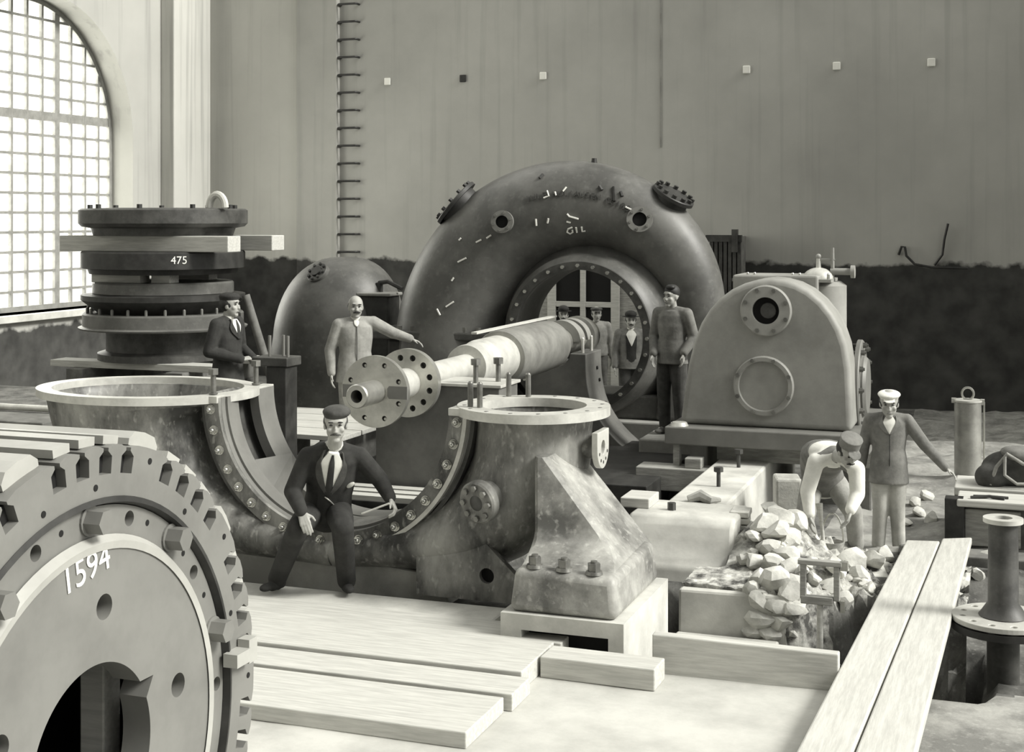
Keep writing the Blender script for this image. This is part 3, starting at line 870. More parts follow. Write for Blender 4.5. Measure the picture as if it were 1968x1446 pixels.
link('bearing_cap', MB().lathe([(0.15, 15.15), (0.23, 15.15), (0.23, 15.3), (0.15, 15.3)], So, Y3, 40, math.pi, 2 * math.pi, ref=X3, closed=True), 'iron_servo', p1_, angle=30)
many(p1_, 'stud', stud(0, 0.16, 0.018), 'machined', [V((SX + 0.26, 14.85, 1.31)), V((SX + 0.27, 15.15, 1.31)), V((SX - 0.26, 14.85, 1.31))])
many(pbody_, 'tapped_hole', MB().cyl((0, 0, 0), (0.012, 0, 0.002), 0.02, 0.02, 10), 'void', [V((SX + 0.335, 15.15, 1.12)), V((SX + 0.35, 15.2, 0.98)), V((SX + 0.42, 15.2, 0.72))])
p2_ = thing('bearing_block', (SX, 10.85, 0.1), 'square iron bearing block with two upright bolts beside the shaft journal', 'bearing block')
poly = [(0.78, -0.02 - 0.0), (0.78, -0.28), (0.55, -0.30), (0.50, -1.25), (-0.34, -1.25), (-0.34, -0.02)] + [(-0.16 * math.cos(a), -0.02 - 0.16 * math.sin(a)) for a in [math.pi * i / 16 for i in range(17)]]
link('block_body', MB().prism(poly, V((SX, 10.78, SZ)), X3, Z3, Y3, 0.45), 'iron_mid', p2_, smooth=False, bevel=0.01)
for s_ in (1,):
    link('top_plate', MB().box2((SX + s_ * 0.20, 10.76, SZ - 0.025), (SX + s_ * 0.80, 11.25, SZ + 0.0)), 'machined', p2_, smooth=False, bevel=0.004)
many(p2_, 'holding_bolt', MB().cyl((0, 0, 0), (0, 0, 0.15), 0.022, 0.022, 12).hexnut((0, 0, 0.15), Z3, 0.045, 0.05), 'bolt', [V((SX + 0.54, 10.86, SZ)), V((SX + 0.68, 11.02, SZ))])

# ---------------------------------------------------------------- volute
YV = 16.2
vol = thing('turbine_volute', (SX, YV, 0.45), 'huge dark spiral casing standing upright before the back wall, round eye in its middle', 'volute')
def vR(deg):
    return 1.55 + 0.0055 * deg
def vol_frame(deg):
    t = math.radians(deg); e = V((math.cos(t), 0, math.sin(t)))
    R = vR(deg if deg <= 200 else 200 - 0.0) if deg <= 200 else vR(200)
    if deg < 0: R = 1.55 + 0.003 * deg
    rc, rt = (0.95 + R) / 2, (R - 0.95) / 2
    return V((SX, YV, SZ)) + e * rc, e, rt
rings = []
for i in range(97):
    deg = -32 + 224 * i / 96
    c, e, rt = vol_frame(deg)
    rings.append((c, e * rt, Y3 * (rt * 0.98)))
link('scroll', MB().loft(rings, 44), 'iron_volute', vol)
prof = [(0.94, -0.58), (0.97, -0.40), (1.12, -0.22), (1.12, 0.10), (0.98, 0.20), (0.79, 0.20), (0.78, -0.50), (0.78, -0.60), (0.84, -0.66)]
link('throat', MB().lathe(prof, V((SX, YV, SZ)), Y3, 96, closed=True), 'iron_volute', vol, angle=45)
eflange_ = link('eye_flange', MB().ring(V((SX, YV - 0.69, SZ)), Y3, 0.775, 0.87, 0.06, 96), 'iron_dark', vol, angle=30)
many(eflange_, 'eye_bolt', MB().hexnut((0, 0, 0), -Y3, 0.022, 0.03), 'bolt_bright', [V((SX + 0.825 * math.cos(2 * math.pi * k / 28), YV - 0.69, SZ + 0.825 * math.sin(2 * math.pi * k / 28))) for k in range(28)])
# horizontal joint flange on the inlet side
jflange_ = link('joint_flange', MB().prism([(-2.72, -0.75), (-1.0, -0.75), (-1.0, 0.6), (-2.72, 0.6)], V((SX, YV, SZ - 0.09)), X3, Y3, Z3, 0.10), 'iron_dark', vol, smooth=False, bevel=0.02)
many(jflange_, 'joint_nut', MB().hexnut((0, 0, 0), Z3, 0.035, 0.06), 'bolt', [V((SX - 2.6 + 0.17 * k, YV - 0.68, SZ + 0.01)) for k in range(10)])
link('lower_casing', MB().box2((SX - 2.5, YV - 0.55, 0.0), (SX - 0.9, YV + 0.4, SZ - 0.09)), 'iron_black', vol, smooth=False, bevel=0.05)
def vsurf(deg, phi):    # point and normal on the scroll; phi=0 outward, 90 towards the viewer side (-Y)
    c, e, rt = vol_frame(deg)
    n = (e * math.cos(math.radians(phi)) - Y3 * math.sin(math.radians(phi))).normalized()
    return c + n * rt, n
for deg, phi, r in ((125, 88, 0.135), (63, 80, 0.15)):
    p, n = vsurf(deg, phi)
    n2 = (n + V((0.12, 0, 0.05))).normalized()
    noz_ = link('nozzle', MB().lathe([(r * 0.55, 0.10), (r, 0.10), (r, 0.05), (r * 0.75, 0.03), (r * 0.8, -0.1)], p, n2, 40), 'rotor_face', vol, angle=30)
    link('nozzle_bore', MB().disc(p + n2 * 0.06, n2, r * 0.56, 0.005), 'void', noz_)
    u_, v_, w_ = basis(n2)
    many(noz_, 'nozzle_nut', MB().hexnut((0, 0, 0), n2, 0.016, 0.02), 'bolt_bright', [p + n2 * 0.1 + u_ * (r * 0.78 * math.cos(t)) + v_ * (r * 0.78 * math.sin(t)) for t in [k * math.pi / 3 + 0.3 for k in range(6)]])
for deg, phi, r in ((138, 12, 0.33), (59, 8, 0.26)):
    p, n = vsurf(deg, phi)
    hcov_ = link('handhole_cover', MB().disc(p + n * 0.02, n, r, 0.05, 48, 0.01).cyl(p - n * 0.12, p + n * 0.03, r * 0.8, r * 0.8, 32), 'iron_black', vol)
    u_, v_, w_ = basis(n)
    many(hcov_, 'cover_nut', MB().hexnut((0, 0, 0), n, 0.028, 0.04), 'iron_black', [p + n * 0.07 + u_ * (r * 0.85 * math.cos(t)) + v_ * (r * 0.85 * math.sin(t)) for t in [k * math.pi / 6 for k in range(12)]])
p, n = vsurf(90, 2)
link('lifting_eye', MB().cyl(p - n * 0.02, p + n * 0.05, 0.04, 0.03, 14), 'iron_black', vol)
mat('iron_volute_letter', 0.05, 0.07, 5)
# raised foundry lettering following the arch, and chalk scrawls
txt = 'IULE HULIAUSEN COIRS'
for i, ch in enumerate(txt):
    if ch == ' ': continue
    deg = 112 - i * (112 - 70) / (len(txt) - 1)
    p, n = vsurf(deg, 74)
    t = math.radians(deg)
    tang = V((math.sin(t), 0, -math.cos(t)))
    vv = tang.cross(n)
    letters(ch, 0.10, vol, p + n * 0.001, tang, -vv if vv.z < 0 else vv, 'iron_volute_letter', 'cast_lettering', 0.004)
def scrawl(segs, r=0.011, m='chalk'):
    mb = MB()
    for s_ in segs:
        pts_ = []
        for px, py in s_:
            # drop the mark onto the scroll by marching along the sight line
            q = None
            for k in range(400):
                d = 15.0 + k * 0.006
                w0 = W(px, py, d)
                dx, dz = w0.x - SX, w0.z - SZ
                deg = math.degrees(math.atan2(dz, dx))
                c, e, rt = vol_frame(deg)
                if (w0 - c).length < rt:
                    q = c + (w0 - c).normalized() * (rt + 0.002); break
            if q is not None: pts_.append(q)
        if len(pts_) > 1: mb.tube(pts_, r, 5)
    return mb
G = [[(1100, 437), (1092, 440), (1090, 446), (1096, 449), (1101, 446), (1100, 442)], [(1107, 437), (1109, 447)], [(1118, 436), (1119, 445), (1125, 444)]]
link('chalk_mark', scrawl(G), 'chalk', vol)
link('chalk_scratch', scrawl([[(1090, 411), (1094, 416), (1112, 421)], [(1089, 426), (1097, 428)], [(1052, 367), (1055, 377), (1045, 381)], [(1067, 369), (1069, 376)], [(1030, 421), (1031, 434)], [(1054, 420), (1052, 429)], [(1082, 368), (1089, 360)], [(1202, 398), (1222, 408)],
                              [(868, 540), (872, 534)], [(880, 504), (896, 496)], [(915, 466), (925, 461)], [(935, 458), (944, 452)], [(882, 462), (886, 458)], [(857, 590), (872, 580)], [(840, 594), (846, 606)]]), 'chalk', vol)
link('tar_mark', scrawl([[(1152, 358), (1157, 366)], [(1179, 360), (1181, 387)], [(1193, 369), (1196, 378)], [(1037, 343), (1044, 336)]], 0.02), 'iron_black', vol)
vb = link('volute_foundation', MB().box2((SX - 0.75, YV - 0.60, -0.6), (SX + 1.9, YV + 1.2, 0.46)).box2((SX + 1.0, YV - 1.75, -0.6), (SX + 1.75, YV - 0.60, 0.46)), 'concrete_dim', smooth=False, bevel=0.02)
tag(vb, 'low dark foundation block under the spiral casing', 'foundation block')
mb = MB().box2((SX - 0.7, YV - 0.4, 0.46), (SX + 1.45, YV + 0.4, 0.75))
link('base_foot', mb, 'iron_volute', vol, smooth=False, bevel=0.03)
# right flank leg of the volute
link('flank', MB().hexa([V((SX + 0.85, YV - 0.45, 0.46)), V((SX + 1.55, YV - 0.45, 0.46)), V((SX + 1.55, YV + 0.4, 0.46)), V((SX + 0.85, YV + 0.4, 0.46)),
                         V((SX + 0.9, YV - 0.38, SZ)), V((SX + 1.45, YV - 0.3, SZ)), V((SX + 1.45, YV + 0.35, SZ)), V((SX + 0.9, YV + 0.35, SZ))]), 'iron_volute', vol, bevel=0.05)

# ---------------------------------------------------------------- inlet elbow at the left of the volute
Dc = W(652, 620, 19.0)
inl = thing('inlet_elbow', (Dc.x, Dc.y, 0.1), 'dull grey domed pipe elbow behind the moustached man', 'pipe elbow')
rings = []
for i in range(8):
    rings.append((V((Dc.x, Dc.y, 0.1 + 1.1 * i / 8)), X3 * (1.01 - 0.015 * i), Y3 * 0.92))
for i in range(17):
    a = math.pi / 2 * i / 16
    c = V((Dc.x + 0.15 * math.sin(a), Dc.y + 0.25 * (1 - math.cos(a)), 1.2 + 0.22 * math.sin(a)))
    r = 0.86 * math.cos(a * 0.98) ** 0.5 + 0.0
    rings.append((V((Dc.x + 0.02 * i * 0.3, Dc.y, 1.2 + 1.08 * math.sin(a))), X3 * max(0.02, 0.89 * math.cos(a) ** 0.8), Y3 * max(0.02, 0.88 * math.cos(a) ** 0.8)))
link('elbow_body', MB().loft(rings, 48), 'iron_volute', inl)
fc = W(613, 527, 18.5); fn_ = V((-0.25, -0.75, 0.65)).normalized()
bfl2_ = link('blank_flange', MB().disc(fc - fn_ * 0.02, fn_, 0.155, 0.07, 40, 0.01).cyl(fc - fn_ * 0.25, fc, 0.12, 0.12, 24), 'iron_volute', inl)
link('flange_hub', MB().disc(fc + fn_ * 0.05, fn_, 0.075, 0.03, 30), 'iron_black', bfl2_)
u_, v_, w_ = basis(fn_)
many(bfl2_, 'flange_nut', MB().hexnut((0, 0, 0), fn_, 0.02, 0.03), 'iron_black', [fc + fn_ * 0.05 + u_ * (0.12 * math.cos(t)) + v_ * (0.12 * math.sin(t)) for t in [k * math.pi / 4 for k in range(8)]])
vc0, vc1 = W(690, 628, 18.3), W(757, 563, 18.3)
vch = thing('valve_chest', ((vc0.x + vc1.x) / 2, min(vc0.y, vc1.y) + 0.2, 0.12), 'dark square valve chest with a light top edge, between the domed elbow and the volute', 'valve chest')
yv = min(vc0.y, vc1.y)
link('chest_body', MB().box2((vc0.x, yv, 0.12), (vc1.x, yv + 0.35, vc1.z - 0.03)), 'iron_black', vch, smooth=False, bevel=0.03)
link('top_edge', MB().box2((vc0.x - 0.03, yv - 0.03, vc1.z - 0.04), (vc1.x + 0.03, yv + 0.37, vc1.z)), 'iron_servo', vch, smooth=False, bevel=0.012)
link('spindle', MB().cyl((vc0.x + 0.15, yv + 0.3, vc1.z), (vc0.x + 0.15, yv + 0.3, vc1.z + 0.12), 0.05, 0.05, 14).tube([(vc0.x + 0.15, yv + 0.3, vc1.z + 0.12), (vc0.x + 0.3, yv + 0.25, vc1.z + 0.14), (vc1.x + 0.1, yv + 0.2, vc1.z + 0.05)], 0.03, 8), 'iron_black', vch)

# ---------------------------------------------------------------- arched governor housing at the right
YS = 13.5
def q(px, py, y=YS):
    return atY(px, py, y)
L_, R_ = q(1308, 815), q(1636, 832)
top = q(1482, 535)
hz0 = (L_.z + R_.z) / 2
hx0, hx1 = L_.x, R_.x
hcx, hw = (hx0 + hx1) / 2, (hx1 - hx0) / 2
hs = thing('governor_housing', (hcx, YS + 0.6, hz0), 'arched grey iron housing with two round covers on its front, bright rounded edge', 'governor housing')
zsp = top.z - hw * 0.92
poly = [(-hw, 0), (hw, 0)] + [(hw * (1 - 0.10 * (k / 4)), (zsp - hz0) * (0.55 + 0.45 * k / 4)) for k in range(5)]
arch2 = []
wtop = hw * 0.90
for i in range(1, 41):
    a = math.pi * i / 40
    arch2.append((wtop * math.cos(a), zsp - hz0 + (top.z - zsp) * math.sin(a)))
poly = [(q(px, py).x - hcx, max(0.0, q(px, py).z - hz0)) for px, py in [(1306, 818), (1638, 836), (1637, 770), (1634, 710), (1627, 665), (1616, 633), (1600, 604), (1580, 579), (1555, 558), (1530, 545), (1505, 538), (1480, 535), (1455, 538), (1430, 545), (1405, 557), (1382, 574), (1362, 596), (1346, 622), (1333, 655), (1322, 700), (1313, 760)]]
link('housing_body', MB().prism(poly, V((hcx, YS, hz0)), X3, Z3, Y3, 0.52), 'iron_servo', hs, smooth=True, bevel=0.06, seg=4, angle=50)
def cover(c, r, hole, proud=0.06):
    c = V(c)
    if hole:
        cov_ = link('port_flange', MB().lathe([(hole, 0.12), (hole, -proud), (r - 0.012, -proud), (r, -proud + 0.012), (r, 0.02)], c, Y3, 56), 'iron_servo', hs, angle=30)
        link('port_bore', MB().lathe([(0.0001, -0.03), (hole * 0.55, -0.03), (hole * 0.6, -0.02)], c + V((0.02, 0, 0)), Y3, 40), 'iron_dark', hs)
        link('port_shade', MB().disc(c - Y3 * 0.004, -Y3, hole + 0.002, 0.004, 40), 'void', hs)
        rr = (r + hole) / 2 + 0.02
    else:
        cov_ = link('round_cover', MB().lathe([(0.0001, -0.02), (r * 0.80, -0.02), (r * 0.83, -0.05), (r - 0.012, -0.05), (r, -0.038), (r, 0.02)], c, Y3, 64), 'iron_servo', hs, angle=30)
        rr = r * 0.91
    many(cov_, 'cover_screw', MB().hexnut((0, 0, 0), -Y3, 0.022, 0.022), 'bolt', [c + V((rr * math.cos(t), -0.052, rr * math.sin(t))) for t in [math.pi / 8 + k * math.pi / 4 for k in range(8)]])
cover(q(1473, 597), 0.245, 0.13)
cover(q(1468, 742), 0.29, 0)
# cover on the right flank, seen edge on
fcx = q(1655, 742, YS + 0.80) - X3 * 0.11
link('side_boss', MB().lathe([(0.30, -0.45), (0.32, -0.1), (0.36, 0.02), (0.30, 0.09)], fcx, X3, 48), 'iron_servo', hs)
scov_ = link('side_cover', MB().disc(fcx + X3 * 0.08, X3, 0.46, 0.05, 56, 0.012).disc(fcx + X3 * 0.12, X3, 0.30, 0.06, 48, 0.03), 'rotor_face', hs)
many(scov_, 'side_bolt', MB().hexnut((0, 0, 0), X3, 0.03, 0.035).cyl((-0.1, 0, 0), (0.05, 0, 0), 0.016, 0.016, 8), 'bolt', [fcx + V((0.13, 0.405 * math.cos(t), 0.405 * math.sin(t))) for t in [k * math.pi / 6 for k in range(12)]])
# accumulator cylinder and valve at the back right corner
a0, a1 = q(1535, 545, YS + 0.86), q(1627, 545, YS + 0.86)
ccx, cr_ = (a0.x + a1.x) / 2, (a1.x - a0.x) / 2
ctop = q(1590, 541, YS + 0.86).z
link('rear_block', MB().box2((hx0 + 0.42, YS + 0.5, hz0), (ccx, YS + 1.1, q(1450, 528, YS + 0.6).z)), 'iron_servo', hs, smooth=False, bevel=0.02)
cyl_c = V((ccx, YS + 0.86, 0))
link('accumulator_cylinder', MB().lathe([(0.0001, ctop), (cr_ - 0.05, ctop), (cr_, ctop - 0.04), (cr_, hz0 + 0.85), (cr_ + 0.05, hz0 + 0.7), (cr_ + 0.16, hz0 + 0.3), (cr_ + 0.16, hz0)], cyl_c, Z3, 48), 'iron_servo', hs, angle=40)
link('top_plate', MB().box2((hx0 + 0.40, YS + 0.56, ctop), (ccx + 0.12, YS + 1.12, ctop + 0.03)), 'iron_servo', hs, smooth=False)
many(hs, 'plate_stud', stud(0, 0.05, 0.016), 'bolt_bright', [V((hx0 + 0.55 + x, YS + 0.62, ctop + 0.03)) for x in (0.0, 0.07, 0.45, 0.52, 0.80)])
link('valve_dome', MB().ell(V((ccx - 0.04, YS + 0.86, ctop + 0.02)), ((0.16, 0, 0), (0, 0.15, 0), (0, 0, 0.12)), 20, 12).cyl((ccx - 0.04, YS + 0.86, ctop + 0.12), (ccx - 0.04, YS + 0.86, ctop + 0.24), 0.028, 0.018, 12), 'machined', hs)
link('valve_linkage', MB().cyl((ccx + 0.10, YS + 0.86, ctop), (ccx + 0.10, YS + 0.86, ctop + 0.34), 0.02, 0.016, 10).cyl((ccx - 0.05, YS + 0.86, ctop + 0.22), (ccx + 0.12, YS + 0.86, ctop + 0.22), 0.012, 0.012, 8).sph((ccx - 0.04, YS + 0.86, ctop + 0.25), 0.028).cyl((ccx + 0.08, YS + 0.86, ctop + 0.1), (ccx + 0.30, YS + 0.86, ctop + 0.1), 0.035, 0.035, 14).cyl((ccx + 0.28, YS + 0.86, ctop + 0.1), (ccx + 0.32, YS + 0.86, ctop + 0.1), 0.065, 0.065, 18), 'iron_servo', hs)
# base slab of the housing
sl0, sl1 = q(1278, 812, YS - 0.2), q(1650, 838, YS - 0.2)
bs = link('base_slab', MB().box2((sl0.x, YS - 0.22, hz0 - 0.17), (sl1.x + 0.1, YS + 1.8, hz0)), 'rotor_face', hs, smooth=False, bevel=0.012)
link('corner_nut', MB().cyl((sl0.x + 0.12, YS - 0.1, hz0), (sl0.x + 0.12, YS - 0.1, hz0 + 0.035), 0.09, 0.07, 20), 'machined', hs)
ZB = hz0 - 0.17
print('HOUSING', hx0, hx1, hz0, top.z, ZB, ctop)
# ================================================================ SITE: concrete, timber, rubble, tools
def single(name, mb, m, label, cat, group=None, **k):
    return tag(link(name, mb, m, **k), label, cat, group)
# concrete foundation beam and front block
fb_ = thing('concrete_beam', (-2.48, 12.5, -0.3), 'pale concrete foundation beam with upright T-headed bolts, running back under the arched housing', 'concrete beam')
link('beam_body', MB().box2((-2.72, 11.45, -0.6), (-2.22, 15.2, 0.45)), 'concrete', fb_, smooth=False, bevel=0.02)
prof = [(10.74, -0.2), (10.74, 0.02), (10.66, 0.10), (10.72, 0.20), (10.74, 0.30), (10.76, 0.40), (10.82, 0.45), (11.45, 0.45), (11.45, -0.2)]
prof = [(10.55, -0.3), (10.60, 0.10), (10.68, 0.17), (10.76, 0.28), (10.78, 0.38), (10.84, 0.45), (11.45, 0.45), (11.45, -0.3)]
link('front_block', MB().prism(prof, V((-2.9, 0, 0)), Y3, Z3, X3, 0.85), 'concrete', fb_, smooth=True, bevel=0.03, angle=50)
tb = MB().cyl((0, 0, 0), (0, 0, 0.13), 0.018, 0.018, 10).hexnut((0, 0, 0.13), Z3, 0.042, 0.04)
many(fb_, 'anchor_bolt', tb, 'iron_dark', [V((-2.45, 13.15, 0.45)), V((-2.44, 12.15, 0.45))])
many(fb_, 'anchor_nut', MB().hexnut((0, 0, 0), Z3, 0.035, 0.06), 'iron_dark', [V((-2.60, 11.05, 0.45))])
single('cloth_scrap', MB().tube([(-2.55, 11.42, 0.47), (-2.45, 11.46, 0.50), (-2.36, 11.42, 0.47), (-2.30, 11.5, 0.465)], [0.03, 0.05, 0.04, 0.02], 8), 'cloth_grey', 'crumpled grey cloth scrap on top of the concrete beam', 'rag')
single('concrete_block', MB().hexa([V((-2.28, 9.86, -0.95)), V((-1.42, 9.86, -0.95)), V((-1.42, 10.5, -0.95)), V((-2.28, 10.5, -0.95)), V((-2.28, 9.9, 0.13)), V((-1.52, 9.94, 0.13)), V((-1.50, 10.5, 0.13)), V((-2.28, 10.5, 0.13))]), 'concrete', 'pale concrete block with a ragged right end between the foot and the rubble', 'concrete block', smooth=False, bevel=0.02)
single('concrete_block', MB().box2((-2.28, 9.78, -0.95), (-1.55, 9.855, -0.16)), 'concrete', 'lower ledge of pale concrete just behind the curb board', 'concrete block', smooth=False, bevel=0.015)
single('curb_board', MB().hexa([V((-2.1, 8.40, -0.1)), V((-0.98, 8.44, -0.1)), V((-0.98, 8.52, -0.1)), V((-2.1, 8.48, -0.1)), V((-2.1, 8.40, 0.24)), V((-0.98, 8.44, 0.22)), V((-0.98, 8.52, 0.22)), V((-2.1, 8.48, 0.24))]), 'wood_pale', 'broad pale curb board on edge along the front of the pit', 'board', smooth=False, bevel=0.008)
# timbers and packing under the arched housing
single('cross_timber', MB().box2((-3.45, 13.15, 0.18), (-2.74, 13.45, 0.40)), 'wood_mid', 'short cross timber beside the concrete beam under the housing slab', 'timber', smooth=False, bevel=0.01)
single('timber_prop', MB().box2((-3.12, 13.32, 0.40), (-3.06, 13.42, ZB)), 'wood_mid', 'thin upright prop under the left corner of the housing slab', 'prop', smooth=False)
single('packing_brick', MB().box2((-2.98, 13.2, 0.40), (-2.82, 13.36, 0.50)), 'wood_mid', 'small packing brick on the cross timber under the housing', 'brick', smooth=False, bevel=0.01)
single('packing_beam', MB().box2((-2.74, 13.55, 0.44), (-1.2, 13.85, ZB + 0.0)), 'wood_mid', 'packing beam between concrete and housing slab', 'timber', smooth=False, bevel=0.01)
single('rear_support', MB().box2((-1.9, 13.9, -0.1), (-1.3, 15.1, ZB)), 'wood_dark', 'dark masonry support below the right half of the housing slab', 'support', smooth=False, bevel=0.02)
single('bed_plate', MB().box2((-6.3, 12.6, 0.0), (-3.2, 15.15, 0.32)), 'iron_black', 'long dark bed plate lying under the shaft', 'bed plate', smooth=False, bevel=0.01)
single('floor_beam', MB().box2((-3.9, 11.5, -0.35), (-2.85, 11.75, 0.10)), 'concrete_dim', 'grey beam across the sunken trench left of the concrete beam', 'beam', smooth=False, bevel=0.01)
single('short_plank', MB().box2((-3.02, 11.02, 0.45), (-2.78, 11.36, 0.53)), 'wood_pale', 'short plank end lying on the left edge of the concrete front block', 'plank', smooth=False, bevel=0.008)

# foreground planks
def plank(name, x0, x1, y0_, y1_, z0, z1, label, rz=0.0, m='wood_pale'):
    mb = MB().box(((x0 + x1) / 2, (y0_ + y1_) / 2, (z0 + z1) / 2), (x1 - x0, y1_ - y0_, z1 - z0), rz)
    return single(name, mb, m, label, 'plank', 'pale planks on the sand in the foreground', smooth=False, bevel=0.007)
plank('plank', -7.4, -2.70, 8.44, 8.78, 0.0, 0.11, 'farthest long pale plank, laid against the casing and ending by the dark slot')
plank('plank', -7.4, -2.74, 7.80, 8.42, 0.0, 0.12, 'widest long pale plank, second from the casing')
plank('plank', -7.4, -2.68, 7.47, 7.78, 0.0, 0.10, 'narrow pale plank, third from the casing')
plank('plank', -7.4, -2.72, 6.86, 7.44, 0.0, 0.09, 'nearest pale plank along the lower edge of the row')
single('timber_block', MB().box((-2.36, 8.20, 0.065), (0.72, 0.24, 0.13), -0.02), 'wood_pale', 'short thick squared timber on the sand in front of the pier', 'timber', smooth=False, bevel=0.008)
# two long planks bridging the pit at the right
def gang(pts, z, th):
    top_ = [atZ(px, py, z) for px, py in pts]
    lo = [p - Z3 * th for p in top_]
    return MB().hexa(lo + top_)
single('gangway_plank', gang([(1449, 1600), (1575, 1600), (1806, 1040), (1742, 1038)], 0.13, 0.06), 'wood_pale_y', 'left of the two long planks laid across the pit at the right', 'plank', smooth=False, bevel=0.012)
single('gangway_plank', gang([(1580, 1600), (1720, 1600), (1868, 1033), (1811, 1035)], 0.13, 0.06), 'wood_pale_y', 'right of the two long planks laid across the pit at the right', 'plank', smooth=False, bevel=0.012)
single('sleeper', MB().box((-0.15, 12.0, 0.03), (1.5, 0.3, 0.09)), 'wood_dark', 'dark sleeper under the far ends of the two long planks', 'timber', smooth=False, bevel=0.01)

# broken bank of earth and mortar between the concrete and the pit
def bank(x, y):
    r = noise.noise(V((x * 3.1, y * 3.1, 1.7))); r2 = noise.noise(V((x * 9, y * 9, 5.2))); r3 = noise.noise(V((x * 23, y * 23, 9.2)))
    e = 9.95 if x < -1.6 else 9.95 + 0.55 * sstep(-1.6, -1.0, x)
    e += (0.16 * r + 0.07 * r2) * sstep(-1.75, -1.4, x)
    wd_ = 0.03 + 0.35 * sstep(-1.7, -1.2, x)
    t = sstep(e - wd_, e + 0.02, y)
    top_ = 0.15 + 0.30 * math.exp(-((x + 1.78) ** 2 / 0.12 + (y - 11.05) ** 2 / 0.16))
    top_ -= 0.14 * sstep(-1.5, -0.9, x)
    rough = 0.3 + 0.7 * sstep(-1.9, -1.5, x)
    z = -0.95 + (top_ + 0.95) * t
    return z + rough * (0.06 * r + 0.09 * abs(r2) + 0.07 * abs(r3) - 0.03)
bx0, bx1, by0, by1, bs_ = -2.27, -0.3, 9.5, 11.75, 0.03
nx_, ny_ = int((bx1 - bx0) / bs_) + 1, int((by1 - by0) / bs_) + 1
vs = [(bx0 + i * bs_, by0 + k * bs_, bank(bx0 + i * bs_, by0 + k * bs_)) for k in range(ny_) for i in range(nx_)]
fs = [(k * nx_ + i, k * nx_ + i + 1, (k + 1) * nx_ + i + 1, (k + 1) * nx_ + i) for k in range(ny_ - 1) for i in range(nx_ - 1)]
mat('rubble', 0.07, 0.52, 5.5, 0.95, 0, 0.8, 0.40, 0.58)
fs = [f_ for f_ in fs if not (vs[f_[0]][0] < -2.07 and vs[f_[0]][1] > 10.47)]
rb = link('rubble_bank', MB().add(vs, fs), 'rubble', smooth=False)
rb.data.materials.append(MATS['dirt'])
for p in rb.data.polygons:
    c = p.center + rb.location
    if c.x > -1.25 + 0.25 * noise.noise(c * 4) and c.z < 0.0: p.material_index = 1  # dark earth low in the pit also carries painted shade
tag(rb, 'broken pale bank of mortar and earth sloping into the pit beside the bending man', 'rubble'); rb['kind'] = 'stuff'
# stones
def stone(c, s, seed):
    rnd = random.Random(seed)
    bm = bmesh.new(); bmesh.ops.create_icosphere(bm, subdivisions=2, radius=1)
    o = V((rnd.random() * 50, rnd.random() * 50, rnd.random() * 50))
    R = Matrix.Rotation(rnd.random() * 6.28, 3, 'Z') @ Matrix.Rotation(rnd.random() * 0.8, 3, 'X')
    planes = [V((rnd.uniform(-1, 1), rnd.uniform(-1, 1), rnd.uniform(-1, 1))).normalized() for _ in range(7)]
    sc = V((s * rnd.uniform(0.8, 1.3), s * rnd.uniform(0.7, 1.1), s * rnd.uniform(0.5, 0.85)))
    vs = []
    for v in bm.verts:
        p = v.co.copy()
        for n in planes:
            d = p.dot(n)
            if d > 0.62: p -= n * (d - 0.62)
        p *= 1 + 0.12 * noise.noise(p * 2.5 + o)
        vs.append(V(c) + R @ V((p.x * sc.x, p.y * sc.y, p.z * sc.z)))
    bm.verts.index_update()
    fs = [tuple(v.index for v in f.verts) for f in bm.faces]
    bm.free()
    return MB().add(vs, fs)
def terrain(x, y):
    z = gh(x, y)
    if bx0 < x < bx1 and by0 < y < by1 and not (x < -2.04 and y > 10.5): z = max(z, bank(x, y))
    return z
def on_ground(px, py, d):
    for k in range(400):
        p = W(px, py, d - 1.2 + k * 0.01)
        if p.z <= terrain(p.x, p.y): return p
    return W(px, py, d)
rs = random.Random(11)
n_st = 0
for px, py, d, s in [(1452, 990, 11.4, .12), (1480, 985, 11.5, .10), (1500, 1000, 11.4, .13), (1470, 1015, 11.2, .12), (1495, 1030, 11.1, .14), (1515, 1045, 11.0, .12), (1450, 1035, 11.0, .10), (1530, 1010, 11.4, .13),
                     (1475, 1060, 10.8, .13), (1510, 1075, 10.7, .12), (1450, 1085, 10.6, .12), (1485, 1095, 10.5, .14), (1525, 1100, 10.6, .11), (1460, 1120, 10.3, .11), (1490, 1130, 10.3, .15), (1520, 1140, 10.4, .13),
                     (1445, 1140, 10.1, .10), (1460, 1165, 10.1, .12), (1490, 1170, 10.1, .11), (1470, 1200, 10.0, .13), (1500, 1205, 10.1, .12), (1520, 1180, 10.3, .10), (1450, 1215, 9.9, .10), (1485, 1225, 9.9, .10),
                     (1640, 1085, 10.9, .15), (1610, 1100, 10.8, .12), (1680, 1085, 11.0, .14), (1655, 1110, 10.8, .10), (1700, 1075, 11.2, .12), (1565, 1120, 10.6, .09), (1600, 1135, 10.5, .10), (1625, 1160, 10.4, .09),
                     (1740, 1010, 11.9, .09), (1765, 990, 12.2, .10), (1780, 960, 12.5, .10), (1760, 970, 12.4, .08), (1790, 1000, 12.3, .08), (1895, 1085, 11.2, .12), (1920, 1100, 11.0, .10), (1880, 1110, 10.9, .08)] + [(1430 + (i * 53) % 130, 1035 + (i * 37) % 190, 10.6, .035 + .012 * (i % 4)) for i in range(46)] + [(1580 + (i * 41) % 110, 1078 + (i * 23) % 60, 10.8, .035 + .01 * (i % 4)) for i in range(14)]:
    c = on_ground(px, py, d) + Z3 * (0.25 * s)
    single('stone', stone(c, s, n_st), 'stone', 'rough pale broken stone in the rubble around the pit', 'stone', 'broken stones around the pit', smooth=True, angle=25)
    n_st += 1
